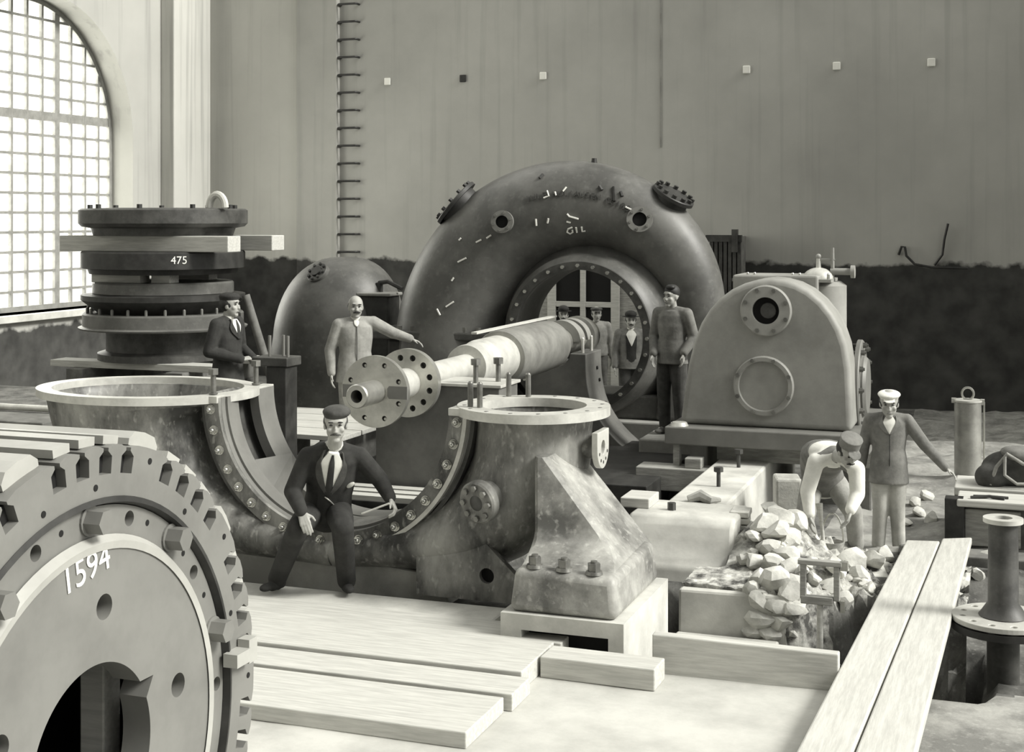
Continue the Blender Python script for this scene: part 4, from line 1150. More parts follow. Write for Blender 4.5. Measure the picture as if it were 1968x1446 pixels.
for k, (px, py) in enumerate([(1424, 985), (1424, 998), (1425, 1011), (1424, 1023)]):
    c = W(px, py, 11.25)
    single('brick', MB().box(c, (0.15, 0.22, 0.045), 0.1 * (k % 2) + 0.05), 'stone', ['topmost brick', 'second brick from the top', 'third brick from the top', 'lowest brick'][k] + ' of the small stack beside the concrete front block', 'brick', 'brick stack', smooth=False, bevel=0.006)
sb = single('cut_stone', MB().box(W(1513, 945, 12.0) - V((0, 0, 0.08)), (0.22, 0.3, 0.42), 0.25), 'stone', 'squared pale stone standing left behind the bending man', 'stone', smooth=False, bevel=0.02)
# stone slabs the men stand on
single('stone_slab', MB().box((-1.22, 11.28, 0.0), (0.55, 0.5, 0.10), 0.2), 'stone', 'flat pale slab under the boots of the bending man', 'slab', smooth=False, bevel=0.02)
single('stone_slab', MB().box((-0.86, 12.12, -0.06), (0.6, 0.55, 0.10), -0.1), 'stone', 'flat pale slab under the feet of the boy in the white cap', 'slab', smooth=False, bevel=0.02)
# small bolt cage with its stem standing in the pit
cg = W(1576, 1118, 9.72)
cage = thing('bolt_cage', (cg.x, cg.y, -0.9), 'small open wooden frame on an iron stem standing in the pit', 'frame')
w2 = 0.125
link('frame_bars', MB().box((cg.x, cg.y, cg.z + 0.13), (0.30, 0.06, 0.035)).box((cg.x - 0.02, cg.y, cg.z - 0.13), (0.22, 0.06, 0.055)).box((cg.x - w2 + 0.01, cg.y, cg.z), (0.04, 0.05, 0.25)).box((cg.x + w2 - 0.01, cg.y, cg.z), (0.04, 0.05, 0.25)), 'wood_mid', cage, smooth=False, bevel=0.005)
link('stem', MB().cyl((cg.x, cg.y, -0.95), (cg.x, cg.y, cg.z - 0.15), 0.022, 0.022, 12), 'wood_pale', cage)
link('cross_rod', MB().tube([(cg.x - 0.14, cg.y - 0.02, -0.27), (cg.x - 0.13, cg.y - 0.02, -0.31), (cg.x + 0.13, cg.y - 0.02, -0.31), (cg.x + 0.14, cg.y - 0.02, -0.28)], 0.012, 8), 'steel', cage)
link('clamp', MB().box((cg.x + w2 + 0.03, cg.y, cg.z - 0.16), (0.03, 0.05, 0.08)).box((cg.x + w2 + 0.04, cg.y, cg.z + 0.12), (0.05, 0.05, 0.06)), 'steel', cage, smooth=False)
# bucket and stick between the bending man's boots
bk = W(1600, 1053, 11.05)
bu = thing('mortar_bucket', (bk.x, bk.y, bk.z - 0.06), 'small bucket with a raised loop handle between the boots of the bending man', 'bucket')
link('bucket_body', MB().lathe([(0.0001, 0.0), (0.075, 0.0), (0.095, 0.10), (0.085, 0.10), (0.07, 0.02), (0.0001, 0.02)], bk - Z3 * 0.05, Z3, 24), 'wood_mid', bu)
link('handle', MB().tube([bk + V((0.085 * math.cos(t), 0, 0.05 + 0.22 * math.sin(t))) for t in [math.pi * i / 14 for i in range(15)]], 0.007, 8), 'steel', bu)
s0, s1 = W(1584, 1048, 11.0), W(1574, 968, 11.1)
single('stick', MB().tube([s0 - Z3 * 0.03, s0 * 0.4 + s1 * 0.6, s1], [0.014, 0.016, 0.03], 10), 'wood_pale', 'pale wooden tool shaft standing in the bucket', 'tool')

# crate with bag, pipe, cylinder at the right
cr = thing('timber_crate', (0.1, 12.95, 0.0), 'low dark timber crate with pale boards on top, under the bag', 'crate')
link('crate_body', MB().box2((-0.50, 12.55, -0.05), (1.4, 13.5, 0.36)), 'wood_dark', cr, smooth=False, bevel=0.01)
link('corner_post', MB().box2((-0.56, 12.45, -0.05), (-0.40, 12.60, 0.42)), 'iron_black', cr, smooth=False, bevel=0.01)
link('front_panel', MB().box2((-0.40, 12.50, 0.02), (0.05, 12.55, 0.33)), 'wood_mid', cr, smooth=False, bevel=0.01)
link('top_board', MB().box2((-0.46, 12.42, 0.36), (1.45, 12.85, 0.42)), 'wood_pale', cr, smooth=False, bevel=0.012)
link('top_board', MB().box2((-0.50, 12.90, 0.36), (1.45, 13.5, 0.44)), 'wood_pale', cr, smooth=False, bevel=0.012)
bgc = V((0.02, 13.15, 0.44))
bag = thing('tool_bag', bgc, 'dark leather tool bag with pale straps slumped on the crate', 'bag')
mb = MB().ell(bgc + V((-0.05, 0.05, 0.13)), ((0.26, 0, 0), (0, 0.18, 0), (0, 0, 0.17))).ell(bgc + V((0.12, 0.0, 0.19)), ((0.22, 0, 0), (0, 0.17, 0), (0, 0, 0.15))).ell(bgc + V((-0.22, -0.05, 0.07)), ((0.14, 0, 0), (0, 0.14, 0), (0, 0, 0.12)))
link('bag_body', mb, 'cloth_dark', bag, vox=0.02)
link('bag_flap', MB().ell(bgc + V((0.08, 0.0, 0.26)), ((0.22, 0, -0.04), (0, 0.16, 0), (0.01, 0, 0.08))), 'cloth_mid', bag)
link('strap', MB().tube([bgc + V(p) for p in [(-0.22, -0.16, 0.02), (-0.17, -0.17, 0.18), (-0.08, -0.17, 0.30), (0.05, -0.17, 0.22), (0.2, -0.17, 0.18)]], 0.016, 8).tube([bgc + V(p) for p in [(-0.10, -0.19, 0.28), (-0.10, -0.21, 0.12), (0.0, -0.22, 0.05), (0.2, -0.21, 0.06)]], 0.014, 8), 'cloth_light', bag)
single('pliers', MB().tube([(-0.35, 12.5, 0.43), (-0.2, 12.55, 0.44), (-0.08, 12.52, 0.43)], 0.014, 8).tube([(-0.33, 12.57, 0.43), (-0.2, 12.55, 0.44), (-0.05, 12.58, 0.43)], 0.012, 8), 'iron_black', 'dark hand tool lying on the crate boards by the hand of the boy', 'tool')
pc_ = atZ(1928, 1187, 0.12)
pp_ = thing('flanged_pipe', (pc_.x, pc_.y, -0.9), 'dark upright pipe with a wide pale bolted flange, at the far right edge', 'pipe')
link('pipe_body', MB().lathe([(0.105, -1.0), (0.105, 0.10), (0.125, 0.13), (0.16, 0.135), (0.14, 0.16), (0.10, 0.22), (0.095, 0.78)], V((pc_.x, pc_.y, 0)), Z3, 40), 'iron_dark', pp_)
hs_ = [circ(0.33, 64), circ(0.12, 32)] + [circ(0.022, 14, *rp(0.265, 15 + 30 * k)) for k in range(12)]
link('flange', MB().plate(hs_, V((pc_.x, pc_.y, 0.095)), X3, Y3, Z3, 0.035), 'machined', pp_, smooth=False, bevel=0.004)
link('lower_flange', MB().ring(V((pc_.x, pc_.y, 0.04)), Z3, 0.1, 0.335, 0.045, 64), 'iron_black', pp_)
link('top_flange', MB().ring(V((pc_.x, pc_.y, 0.76)), Z3, 0.06, 0.13, 0.03, 40), 'machined', pp_)
cy_ = W(1860, 870, 15.0)
ca = thing('gas_cylinder', (cy_.x, cy_.y, 0.0), 'plain upright metal cylinder with a lifting ring on its cap, behind the bag', 'cylinder')
ct = W(1860, 772, 15.0).z
link('cylinder_body', MB().lathe([(0.0001, -0.05), (0.14, -0.05), (0.14, ct), (0.0001, ct)], V((cy_.x, cy_.y, 0)), Z3, 40), 'steel_drum', ca, angle=40)
link('cap', MB().disc(V((cy_.x, cy_.y, ct)), Z3, 0.148, 0.02, 40).box((cy_.x + 0.15, cy_.y, ct), (0.04, 0.05, 0.06)).box((cy_.x - 0.14, cy_.y - 0.03, ct + 0.01), (0.05, 0.05, 0.05)), 'machined', ca)
link('lifting_ring', MB().tube([V((cy_.x, cy_.y, ct + 0.085)) + V((0.06 * math.cos(t), 0, 0.065 * math.sin(t))) for t in [2 * math.pi * i / 20 for i in range(21)]], 0.012, 8), 'steel', ca)
link('side_rod', MB().cyl((cy_.x + 0.165, cy_.y, 0), (cy_.x + 0.165, cy_.y, ct), 0.01, 0.01, 8), 'steel', ca)

# left: stack of casing rings on timbers
S = W(315, 600, 17.5); sx_, sy_ = S.x, S.y
def zz(py): return EYE - (py - HORIZON) / FPX * 17.5
So_ = V((sx_, sy_, 0))
def lring(name, prof, m, label, n=72):
    return single(name, MB().lathe(prof, So_, Z3, n, closed=True), m, label, 'ring', smooth=True, angle=30)
crib = thing('timber_cribbing', (sx_, sy_, 0.12), 'dark cribbing of crossed beams carrying the stack of iron rings', 'cribbing')
for k in range(4):
    z0 = 0.10 + k * 0.22
    for s in (-0.7, 0.7):
        c = (sx_, sy_ + s, z0 + 0.11) if k % 2 == 0 else (sx_ + s, sy_, z0 + 0.11)
        d = (1.7, 0.24, 0.22) if k % 2 == 0 else (0.24, 1.7, 0.22)
        link('beam', MB().box(c, d), 'wood_dark', crib, smooth=False, bevel=0.01)
for k, s in enumerate((-0.55, 0.5)):
    single('bearer', MB().box((sx_ + 0.0 + 0.1 * k, sy_ + s, 1.02), (2.35, 0.3, 0.08), 0.02 * (k - 0.5)), 'wood_pale', ['pale flat bearer nearer the viewer under the ring stack', 'pale flat bearer farther from the viewer under the ring stack'][k], 'timber', smooth=False, bevel=0.006)
lring('casing_ring', [(0.5, 1.06), (0.80, 1.06), (0.80, 1.14), (0.70, 1.17), (0.70, 1.40), (0.72, 1.44), (0.5, 1.44)], 'iron_dark', 'lowest dark necked ring of the stack, on the pale bearers')
r4 = thing('flanged_ring', (sx_, sy_, 1.44), 'broad drum ring with studs along its top rim, second in the stack', 'ring')
rb4_ = link('ring_body', MB().lathe([(0.6, 1.44), (1.02, 1.44), (1.03, 1.46), (0.98, 1.48), (0.98, 1.62), (0.96, 1.64), (0.6, 1.64)], So_, Z3, 72, closed=True), 'iron_volute', r4, angle=30)
many(rb4_, 'ring_stud', stud(0, 0.06, 0.018), 'rotor_face', [So_ + V((0.92 * math.cos(t), 0.92 * math.sin(t), 1.64)) for t in [2 * math.pi * k / 26 for k in range(26)]])
lring('cone_ring', [(0.6, 1.64), (0.80, 1.64), (1.0, 1.80), (1.0, 1.86), (0.8, 1.88), (0.6, 1.88)], 'iron_black', 'dark cone-shaped ring above the studded drum ring')
lring('cover_ring', [(0.5, 1.88), (0.86, 1.88), (0.86, 2.0), (0.84, 2.02), (0.5, 2.02)], 'iron_volute', 'smooth grey ring in the middle of the stack, below the pale blocks')
for k, (dx, dy, ln) in enumerate([(-0.25, -0.55, 0.7), (0.35, -0.5, 0.26), (0.0, 0.5, 0.8)]):
    single('packing_block', MB().box((sx_ + dx, sy_ + dy, 2.07), (ln, 0.2, 0.10)), 'wood_pale', ['long pale packing block in the gap of the ring stack', 'short pale packing block in the gap of the ring stack', 'pale packing block at the rear of the ring stack'][k], 'block', smooth=False, bevel=0.006)
rg = thing('numbered_ring', (sx_, sy_, 2.12), 'dark ring with chalked 475 on its edge, under the upper timbers', 'ring')
rgb_ = link('ring_body', MB().lathe([(0.5, 2.12), (0.90, 2.12), (0.92, 2.18), (1.0, 2.19), (1.0, 2.38), (0.98, 2.40), (0.5, 2.40)], So_, Z3, 72, closed=True), 'iron_black', rg, angle=30)
for ch, a in (('4', -50), ('7', -46.3), ('5', -42.5)):
    t = math.radians(a); n_ = V((math.cos(t), math.sin(t), 0))
    letters(ch, 0.13, rgb_, So_ + n_ * 1.004 + Z3 * 2.30, V((-math.sin(t), math.cos(t), 0)), Z3, 'chalk', 'chalk_digit', 0.001)
single('spacer_timber', MB().box((sx_ + 0.12, sy_ - 0.5, 2.495), (2.35, 0.3, 0.19), 0.02), 'wood_pale', 'nearer squared timber under the top disc of the ring stack', 'timber', smooth=False, bevel=0.01)
single('spacer_timber', MB().box((sx_ + 0.2, sy_ + 0.5, 2.495), (2.3, 0.3, 0.19), -0.02), 'wood_pale', 'farther squared timber under the top disc of the ring stack', 'timber', smooth=False, bevel=0.01)
td = thing('cover_disc', (sx_, sy_, 2.59), 'dark iron cover disc lying on top of the ring stack', 'disc')
dbody_ = link('disc_body', MB().lathe([(0.0001, 2.59), (0.85, 2.59), (0.88, 2.68), (0.99, 2.70), (1.03, 2.74), (1.03, 2.90), (1.0, 2.92), (0.7, 2.93), (0.0001, 2.93)], So_, Z3, 72), 'iron_dark', td, angle=30)
many(dbody_, 'disc_nut', MB().hexnut((0, 0, 0), Z3, 0.035, 0.05), 'iron_black', [So_ + V((0.9 * math.cos(t), 0.9 * math.sin(t), 2.92)) for t in [2 * math.pi * k / 9 - 1.3 for k in range(9)]])
lk = W(470, 398, 17.2)
single('shackle', MB().tube([V((sx_ + 0.92 + 0.11 * math.cos(t), sy_ - 0.25, 2.93 + 0.16 * math.sin(t))) for t in [math.pi * i / 12 for i in range(13)]], 0.045, 10), 'machined', 'pale lifting shackle on the right rim of the top disc', 'shackle')
single('inclined_pole', MB().cyl((sx_ + 1.6, sy_ + 0.3, 0.1), (sx_ + 1.05, sy_ + 0.2, 1.85), 0.06, 0.05, 12), 'wood_dark', 'dark pole leaning against the right side of the ring stack', 'pole')
# bench with upright rods
bx = W(540, 690, 14.0)
bn2 = thing('bolt_stand', (bx.x, bx.y, 0.1), 'dark iron stand with three upright pale rods, between the two men at the left', 'stand')
link('stand_post', MB().box2((bx.x - 0.1, bx.y - 0.12, 0.08), (bx.x + 0.12, bx.y + 0.12, 1.33)).box2((bx.x - 0.2, bx.y - 0.2, 0.08), (bx.x + 0.2, bx.y + 0.2, 0.2)), 'iron_black', bn2, smooth=False, bevel=0.01)
link('stand_top', MB().box2((bx.x - 0.25, bx.y - 0.15, 1.33), (bx.x + 0.15, bx.y + 0.15, 1.42)), 'iron_dark', bn2, smooth=False, bevel=0.01)
many(bn2, 'rod', MB().cyl((0, 0, 0), (0, 0, 0.21), 0.016, 0.016, 10), 'rotor_face', [V((bx.x - 0.1, bx.y - 0.05, 1.42)), V((bx.x + 0.0, bx.y + 0.05, 1.42)), V((bx.x + 0.10, bx.y - 0.04, 1.42))])
# pale boards on trestle behind the casing
tr = thing('board_trestle', (-6.9, 13.6, 0.1), 'dark low trestle carrying pale boards behind the left elbow', 'trestle')
for x in (-7.7, -6.6):
    link('leg_frame', MB().box2((x - 0.06, 12.75, 0.06), (x + 0.06, 14.4, 0.56)), 'wood_dark', tr, smooth=False)
for k in range(4):
    single('trestle_board', MB().box((-7.12, 12.86 + 0.46 * k, 0.585), (1.55, 0.43, 0.05), 0.01 * (k - 1.5)), 'wood_pale', ['nearest pale board', 'second pale board', 'third pale board', 'farthest pale board'][k] + ' on the low trestle behind the left elbow', 'board', 'boards on the trestle', smooth=False, bevel=0.006)
# boards seen through the casing opening
ck = single('support_box', MB().box2((-5.3, 10.22, 0.05), (-4.1, 10.74, 0.52)), 'iron_black', 'dark box under the three pale slats inside the casing opening', 'box', smooth=False)
for k in range(3):
    single('slat', MB().box2((-5.3, 10.24 + 0.175 * k, 0.52), (-4.1, 10.36 + 0.175 * k, 0.56)), 'wood_pale', ['nearest', 'middle', 'farthest'][k] + ' pale slat seen through the casing opening under the shaft', 'slat', 'pale slats under the shaft', smooth=False)
# beams stacked at the left edge
lb = W(60, 790, 12.6)
single('dark_baulk', MB().box2((lb.x - 2.2, lb.y - 0.1, 0.0), (lb.x + 0.2, lb.y + 0.6, 0.98)), 'wood_dark', 'dark baulk of timber at the left edge beside the big elbow mouth', 'timber', smooth=False, bevel=0.01)
single('pale_pole', MB().cyl((lb.x - 2.2, lb.y + 0.4, 1.02), (lb.x + 0.15, lb.y + 0.45, 1.02), 0.035, 0.03, 12), 'machined', 'farther pale pole lying on the dark baulk at the left edge', 'pole')
single('pale_pole', MB().cyl((lb.x - 2.0, lb.y - 0.45, 0.86), (lb.x + 0.25, lb.y - 0.14, 0.92), 0.035, 0.03, 12), 'machined', 'nearer pale pole leaning along the dark baulk at the left edge', 'pole')
# sill of pale concrete in front of the casing
single('concrete_sill', MB().box2((-6.2, 8.82, -0.1), (-3.3, 9.16, 0.09)), 'concrete', 'low pale concrete sill in front of the casing belly under the shoes', 'sill', smooth=False, bevel=0.02)
# ================================================================ PEOPLE
def person(name_label, group, Jw, sc, spec, head_dir, vox=0.008, lat=None):
    """Jw: joints in world space. spec: clothing."""
    J = {k: V(v) for k, v in Jw.items()}
    g = min(J['anL'].z, J['anR'].z) - 0.085 * sc
    root = thing('person', ((J['anL'].x + J['anR'].x) / 2, (J['anL'].y + J['anR'].y) / 2, g), name_label, 'person', group)
    pel, neck, head = J['pel'], J['neck'], J['head']
    up = (neck - pel).normalized()
    la = ((J['shL'] - J['shR']).normalized() + (J['hipL'] - J['hipR']).normalized()).normalized()
    la = (la - up * la.dot(up)).normalized()
    f = la.cross(up).normalized()
    Ls = (neck - pel).length
    curve = J.get('mid')
    def spine(t):
        if curve is None or t < 0 or t > 1:
            return pel + (neck - pel) * t
        c = curve * 2 - (pel + neck) / 2
        return pel * (1 - t) ** 2 + c * 2 * t * (1 - t) + neck * t * t
    fat = spec.get('fat', 1.0)
    T = [(-0.20, .10, .085), (-0.10, .155, .105), (0, .165, .112), (.28, .150, .108), (.58, .168, .118), (.82, .172, .102), (.94, .12, .078), (1.02, .062, .06)]
    def rings(grow, t0=-9, t1=9, bell=0.0):
        out = []
        for t, a, b in T:
            if t < t0 or t > t1: continue
            gg = grow + bell * max(0, -t + 0.2)
            out.append((spine(t), la * ((a * fat + gg) * sc), f * ((b * fat + gg) * sc)))
        return out
    def front(t, ang, off):
        # point on the front of the clothed chest
        for i in range(len(T) - 1):
            if T[i][0] <= t <= T[i + 1][0]:
                k = (t - T[i][0]) / (T[i + 1][0] - T[i][0])
                a = T[i][1] + (T[i + 1][1] - T[i][1]) * k; b = T[i][2] + (T[i + 1][2] - T[i][2]) * k
                return spine(t) + la * ((a * fat + off) * sc * math.sin(ang)) + f * ((b * fat + off) * sc * math.cos(ang))
        return spine(t)
    # head axes
    hf = V(head_dir).normalized()
    hu = J.get('hup', V((0, 0, 1))); hu = (hu - hf * hu.dot(hf)).normalized()
    hl = hu.cross(hf).normalized()
    hs_ = sc * spec.get('hs', 1.04)
    def H(l, ff, u): return head + hl * (l * hs_) + hf * (ff * hs_) + hu * (u * hs_)
    def E3(l, ff, u): return (hl * (l * hs_ * 1.05), hf * (ff * hs_), hu * (u * hs_))
    b = MB()
    b.loft(rings(-0.012), 20)
    b.ell(H(0, -.012, .028), E3(.075, .095, .092), 20, 14)
    b.ell(H(0, .020, -.045), E3(.060, .066, .070), 18, 12)
    b.ell(H(0, .062, -.100), E3(.030, .022, .022))
    b.ell(H(0, .086, -.022), E3(.012, .020, .024))
    b.ell(H(0, .096, -.034), E3(.016, .015, .011))
    b.ell(H(0, .074, .032), E3(.052, .016, .014))
    for s in (-1, 1):
        b.ell(H(s * .040, .058, -.028), E3(.022, .022, .02))
        b.ell(H(s * .074, -.006, -.012), E3(.010, .020, .032))
    b.ell(H(0, .080, -.064), E3(.024, .012, .008))
    b.caps(spine(.92), H(0, -.02, -.08), .058 * sc, .052 * sc, 16)
    for s, w in (('L', 1), ('R', -1)):
        sh, el, wr = J['sh' + s], J['el' + s], J['wr' + s]
        b.caps(spine(.93), sh, .055 * sc, .052 * sc)
        b.chain([sh, el, wr], [.050 * sc, .040 * sc, .027 * sc])
        hp, kn, an = J['hip' + s], J['kn' + s], J['an' + s]
        b.chain([hp, kn, an], [.078 * sc, .054 * sc, .036 * sc])
        toe = J['toe' + s]
        b.caps(an - Z3 * .03 * sc, an - Z3 * .03 * sc + (toe - an) * .4, .030 * sc, .02 * sc)
        # hand: palm, four fingers, thumb
        hd = J['hd' + s].normalized(); pn = J['pn' + s]; pn = (pn - hd * pn.dot(hd)).normalized()
        side = hd.cross(pn).normalized()       # across the palm
        ths = J.get('th' + s)
        if ths is not None and side.dot(ths) < 0: side = -side
        curl = J.get('curl' + s, 0.35)
        if not isinstance(curl, float): curl = float(curl[0])
        q = wr + hd * .008 * sc
        for i, (o, L, r) in enumerate(((.030, .072, .0088), (.010, .080, .0090), (-.010, .074, .0086), (-.029, .058, .0078))):
            kb = q + hd * (.088 - abs(i - 1.2) * .005) * sc + side * o * sc
            b.caps(q + side * o * .55 * sc, kb, .017 * sc, .0125 * sc, 8)
            sp = side * (o * .35)
            d1 = (hd * math.cos(curl) + pn * math.sin(curl) + sp).normalized()
            d2 = (hd * math.cos(curl * 2.1) + pn * math.sin(curl * 2.1) + sp).normalized()
            k1 = kb + d1 * L * .52 * sc; k2 = k1 + d2 * L * .48 * sc
            b.chain([kb, k1, k2], [r * sc * 1.08, r * sc, r * sc * .85], 8)
        t0 = q + hd * .022 * sc + side * .028 * sc
        t1 = t0 + (hd * .6 + side * .75 + pn * .25).normalized() * .042 * sc
        t2 = t1 + (hd * .9 + side * .3 + pn * .35).normalized() * .032 * sc
        b.chain([t0, t1, t2], [.015 * sc, .0105 * sc, .0088 * sc], 8)
    body = link('body', b, 'skin', root, vox=vox)
    # face
    e = MB(); br = MB()
    for s in (-1, 1):
        e.ell(H(s * .031, .0755, .008), E3(.012, .007, .006), 10, 8)
        br.ell(H(s * .032, .0865, .030), E3(.019, .006, .0055), 10, 8)
    link('eyes', e, 'hair', body)
    link('eyebrows', br, 'hair', body)
    mo = spec.get('moustache')
    if mo:
        m_ = MB()
        for s in (-1, 1):
            m_.caps(H(s * .006, .098, -.050), H(s * .034, .085, -.058), .0085 * sc * mo, .0045 * sc * mo, 10)
        link('moustache', m_, spec.get('mo_mat', 'hair'), body)
    else:
        link('lips', MB().ell(H(0, .0905, -.066), E3(.021, .006, .005), 12, 8), 'cloth_mid', body)
    if spec.get('hair', True):
        hm = MB()
        if spec.get('cap'):
            hm.ell(H(0, -.026, .012), E3(.082, .092, .086), 20, 14)
        elif spec.get('bald'):
            hm.ell(H(0, -.036, .012), E3(.0815, .088, .086), 20, 14)
        else:
            hm.ell(H(0, -.020, .052), E3(.082, .097, .085), 20, 14).ell(H(.02, .035, .105), E3(.055, .05, .032))
        link('hair', hm, spec.get('hair_mat', 'hair'), root)
    cap = spec.get('cap')
    if cap:
        cm = MB()
        if cap == 'beret':
            cm.ell(H(.008, -.014, .082), E3(.094, .108, .046), 24, 12).ell(H(0, -.014, .058), E3(.079, .100, .028), 24, 10)
        elif cap == 'flat':
            cm.ell(H(0, -.008, .080), E3(.094, .112, .031), 24, 12).ell(H(0, -.012, .062), E3(.083, .102, .032), 24, 10)
            cm.ell(H(0, .088, .054), (hl * (.062 * sc), (hf * .055 - hu * .018) * sc, hu * (.007 * sc)), 18, 8)
        elif cap == 'kepi':
            cm.cyl(H(0, -.010, .045), H(0, -.016, .125), .088 * sc, .092 * sc, 28).ell(H(0, -.016, .125), E3(.092, .092, .015), 24, 8)
            cm.ell(H(0, .085, .046), (hl * (.064 * sc), (hf * .055 - hu * .022) * sc, hu * (.007 * sc)), 18, 8)
        elif cap == 'hat':
            cm.ell(H(0, -.012, .095), E3(.086, .104, .062), 24, 12).lathe([(.08 * sc, 0), (.135 * sc, .006 * sc), (.135 * sc, .012 * sc), (.08 * sc, .012 * sc)], H(0, -.01, .055), hu, 30, closed=True)
        link('cap', cm, spec.get('cap_mat', 'cloth_dark'), root, vox=0.006 * sc if cap != 'hat' else 0)
    # clothes
    jk = spec.get('jacket', 'cloth_dark')
    jg = spec.get('jgrow', 0.020)
    j = MB()
    j.loft(rings(jg, spec.get('jlow', -0.3), 0.95, spec.get('bell', 0.05)), 28)
    if spec.get('skirt', 0):
        t = spec['skirt']
        r0_ = spine(-.05)
        j.loft([(spine(0.1), la * ((.165 * fat + jg) * sc), f * ((.118 * fat + jg) * sc)), (spine(-.15), la * ((.178 * fat + jg) * sc), f * ((.125 * fat + jg) * sc)), (spine(-t), la * ((.190 * fat + jg) * sc), f * ((.135 * fat + jg) * sc))], 28)
    for s in 'LR':
        sh, el, wr = J['sh' + s], J['el' + s], J['wr' + s]
        j.caps(spine(.92), sh, (.050 + jg) * sc, (.050 + jg) * sc)
        d = (wr - el)
        j.chain([sh, el, wr - d.normalized() * .012 * sc], [(.056 + jg * .9) * sc, (.046 + jg * .9) * sc, (.034 + jg * .7) * sc], 14)
    sl_m = spec.get('sleeves')
    if sl_m:       # waistcoat over a pale shirt: the sleeves are the shirt
        link('shirt_sleeves', j, sl_m, root, vox=max(vox, 0.010))
        wv = MB().loft(rings(jg + 0.012, -0.3, 0.93), 28)
        for s in 'LR':
            wv.caps(spine(.90), spine(.90) + (J['sh' + s] - spine(.90)) * .72, (.062 + jg) * sc, (.052 + jg) * sc)
        coat = link('waistcoat', wv, jk, root, vox=0.010)
        off = jg + 0.02
    else:
        coat = link('jacket', j, jk, root, vox=max(vox, 0.009))
        off = jg + 0.004
    # shirt front, tie, lapels
    def patch(name, m, t0, t1, w0, w1, offx, c0=0.0, parent=root, nn=12):
        vs, fs = [], []
        for i in range(nn + 1):
            t = t0 + (t1 - t0) * i / nn
            w = w0 + (w1 - w0) * i / nn
            if t > 0.86: w *= 1 - 0.5 * (t - 0.86) / 0.1
            for k in range(5):
                vs.append(front(t, c0 + w * (k / 2 - 1), offx + 0.004 * (1 - abs(k / 2 - 1))))
        for i in range(nn):
            for k in range(4):
                fs.append((i * 5 + k, i * 5 + k + 1, (i + 1) * 5 + k + 1, (i + 1) * 5 + k))
        n = len(vs)
        vs2 = [v - f * 0.03 * sc for v in vs]
        fs2 = [tuple(reversed([i + n for i in q])) for q in fs]
        edge = [i * 5 for i in range(nn + 1)], [i * 5 + 4 for i in range(nn + 1)]
        side_ = []
        for e_ in edge:
            for i in range(nn):
                side_.append((e_[i], e_[i + 1], e_[i + 1] + n, e_[i] + n))
        for row in (0, nn):
            for k in range(4):
                a_ = row * 5 + k
                side_.append((a_, a_ + 1, a_ + 1 + n, a_ + n))
        mb = MB().add(vs + vs2, fs + fs2 + side_)
        return link(name, mb, m, parent)
    vt = spec.get('vtip')
    if vt is not None:
        if spec.get('vest'):
            patch('waistcoat', spec['vest'], -0.05, 0.80, .42, .46, off + 0.002)
        shirt = patch('shirt', 'cloth_white', vt, 0.965, 0.03, spec.get('vw', .48), off + 0.008)
        link('collar', MB().lathe([(.054 * sc, -.022 * sc), (.062 * sc, -.026 * sc), (.057 * sc, .018 * sc), (.050 * sc, .018 * sc)], spine(1.0) + f * .012 * sc, (up + f * 0.15).normalized(), 24, closed=True), 'cloth_white', shirt)
        if spec.get('tie'):
            patch('tie', spec['tie'], vt, 0.95, .14, .09, off + 0.014, parent=shirt)
        if spec.get('lapel'):
            for s in (-1, 1):
                patch('lapel', spec['lapel'], vt - 0.02, 0.96, .10, .16, off + 0.012, c0=s * 0.0) if False else None
                vs = []
                for i in range(9):
                    t = vt + (0.97 - vt) * i / 8
                    w = 0.03 + (spec.get('vw', .48) - 0.03) * i / 8
                    lw = 0.30 * math.sin(math.pi * min(1, i / 7) * .85 + .25)
                    for (aa, oo) in ((w, off + .016), (w + lw, off + .012), (w + lw, off - .01), (w, off - .01)):
                        vs.append(front(t, s * aa, oo))
                fs = []
                for i in range(8):
                    for k in range(4):
                        fs.append((i * 4 + k, i * 4 + (k + 1) % 4, (i + 1) * 4 + (k + 1) % 4, (i + 1) * 4 + k))
                fs += [(0, 1, 2, 3), (35, 34, 33, 32)]
                link('lapel', MB().add(vs, fs), spec['lapel'], coat)
    if spec.get('buttons'):
        ps = [front(t, 0.0, off + .006) for t in spec['buttons']]
        link('button_placket', MB().tube([ps[0]] + ps[1:] if len(ps) > 1 else ps, .004 * sc, 6), 'cloth_black', coat)
    if spec.get('cuffs'):
        for s in 'LR':
            d = (J['wr' + s] - J['el' + s]).normalized()
            w0_ = J['wr' + s]
            link('cuff', MB().cyl(w0_ - d * .03 * sc, w0_ + d * .014 * sc, .037 * sc, .036 * sc, 18), 'cloth_white', coat)
    # trousers
    tr_ = MB()
    tr_.loft(rings(0.006, -0.3, 0.3), 24)
    for s in 'LR':
        hp, kn, an = J['hip' + s], J['kn' + s], J['an' + s]
        tr_.chain([hp, hp * .5 + kn * .5, kn, kn * .45 + an * .55, an], [.104 * sc * fat, .098 * sc, .082 * sc, .074 * sc, .070 * sc], 16)
    link('trousers', tr_, spec.get('trousers', 'cloth_dark'), root, vox=max(vox, 0.010))
    for s in 'LR':
        an, toe = J['an' + s], J['toe' + s]
        d = V((toe.x - an.x, toe.y - an.y, 0)); d = d.normalized() if d.length > 1e-4 else f
        sd = V((-d.y, d.x, 0))
        h = an + V((0, 0, -.045 * sc))
        b0 = h - d * .045 * sc
        tp = V((b0.x, b0.y, h.z)) + d * .225 * sc; tp.z = toe.z
        m_ = MB().caps(an + Z3 * .02 * sc, h, .047 * sc, .042 * sc).caps(b0, b0 + (tp - b0) * .45, .038 * sc, .042 * sc).ell(b0 + (tp - b0) * .72, (d * .075 * sc, sd * .042 * sc, V((0, 0, .030 * sc))))
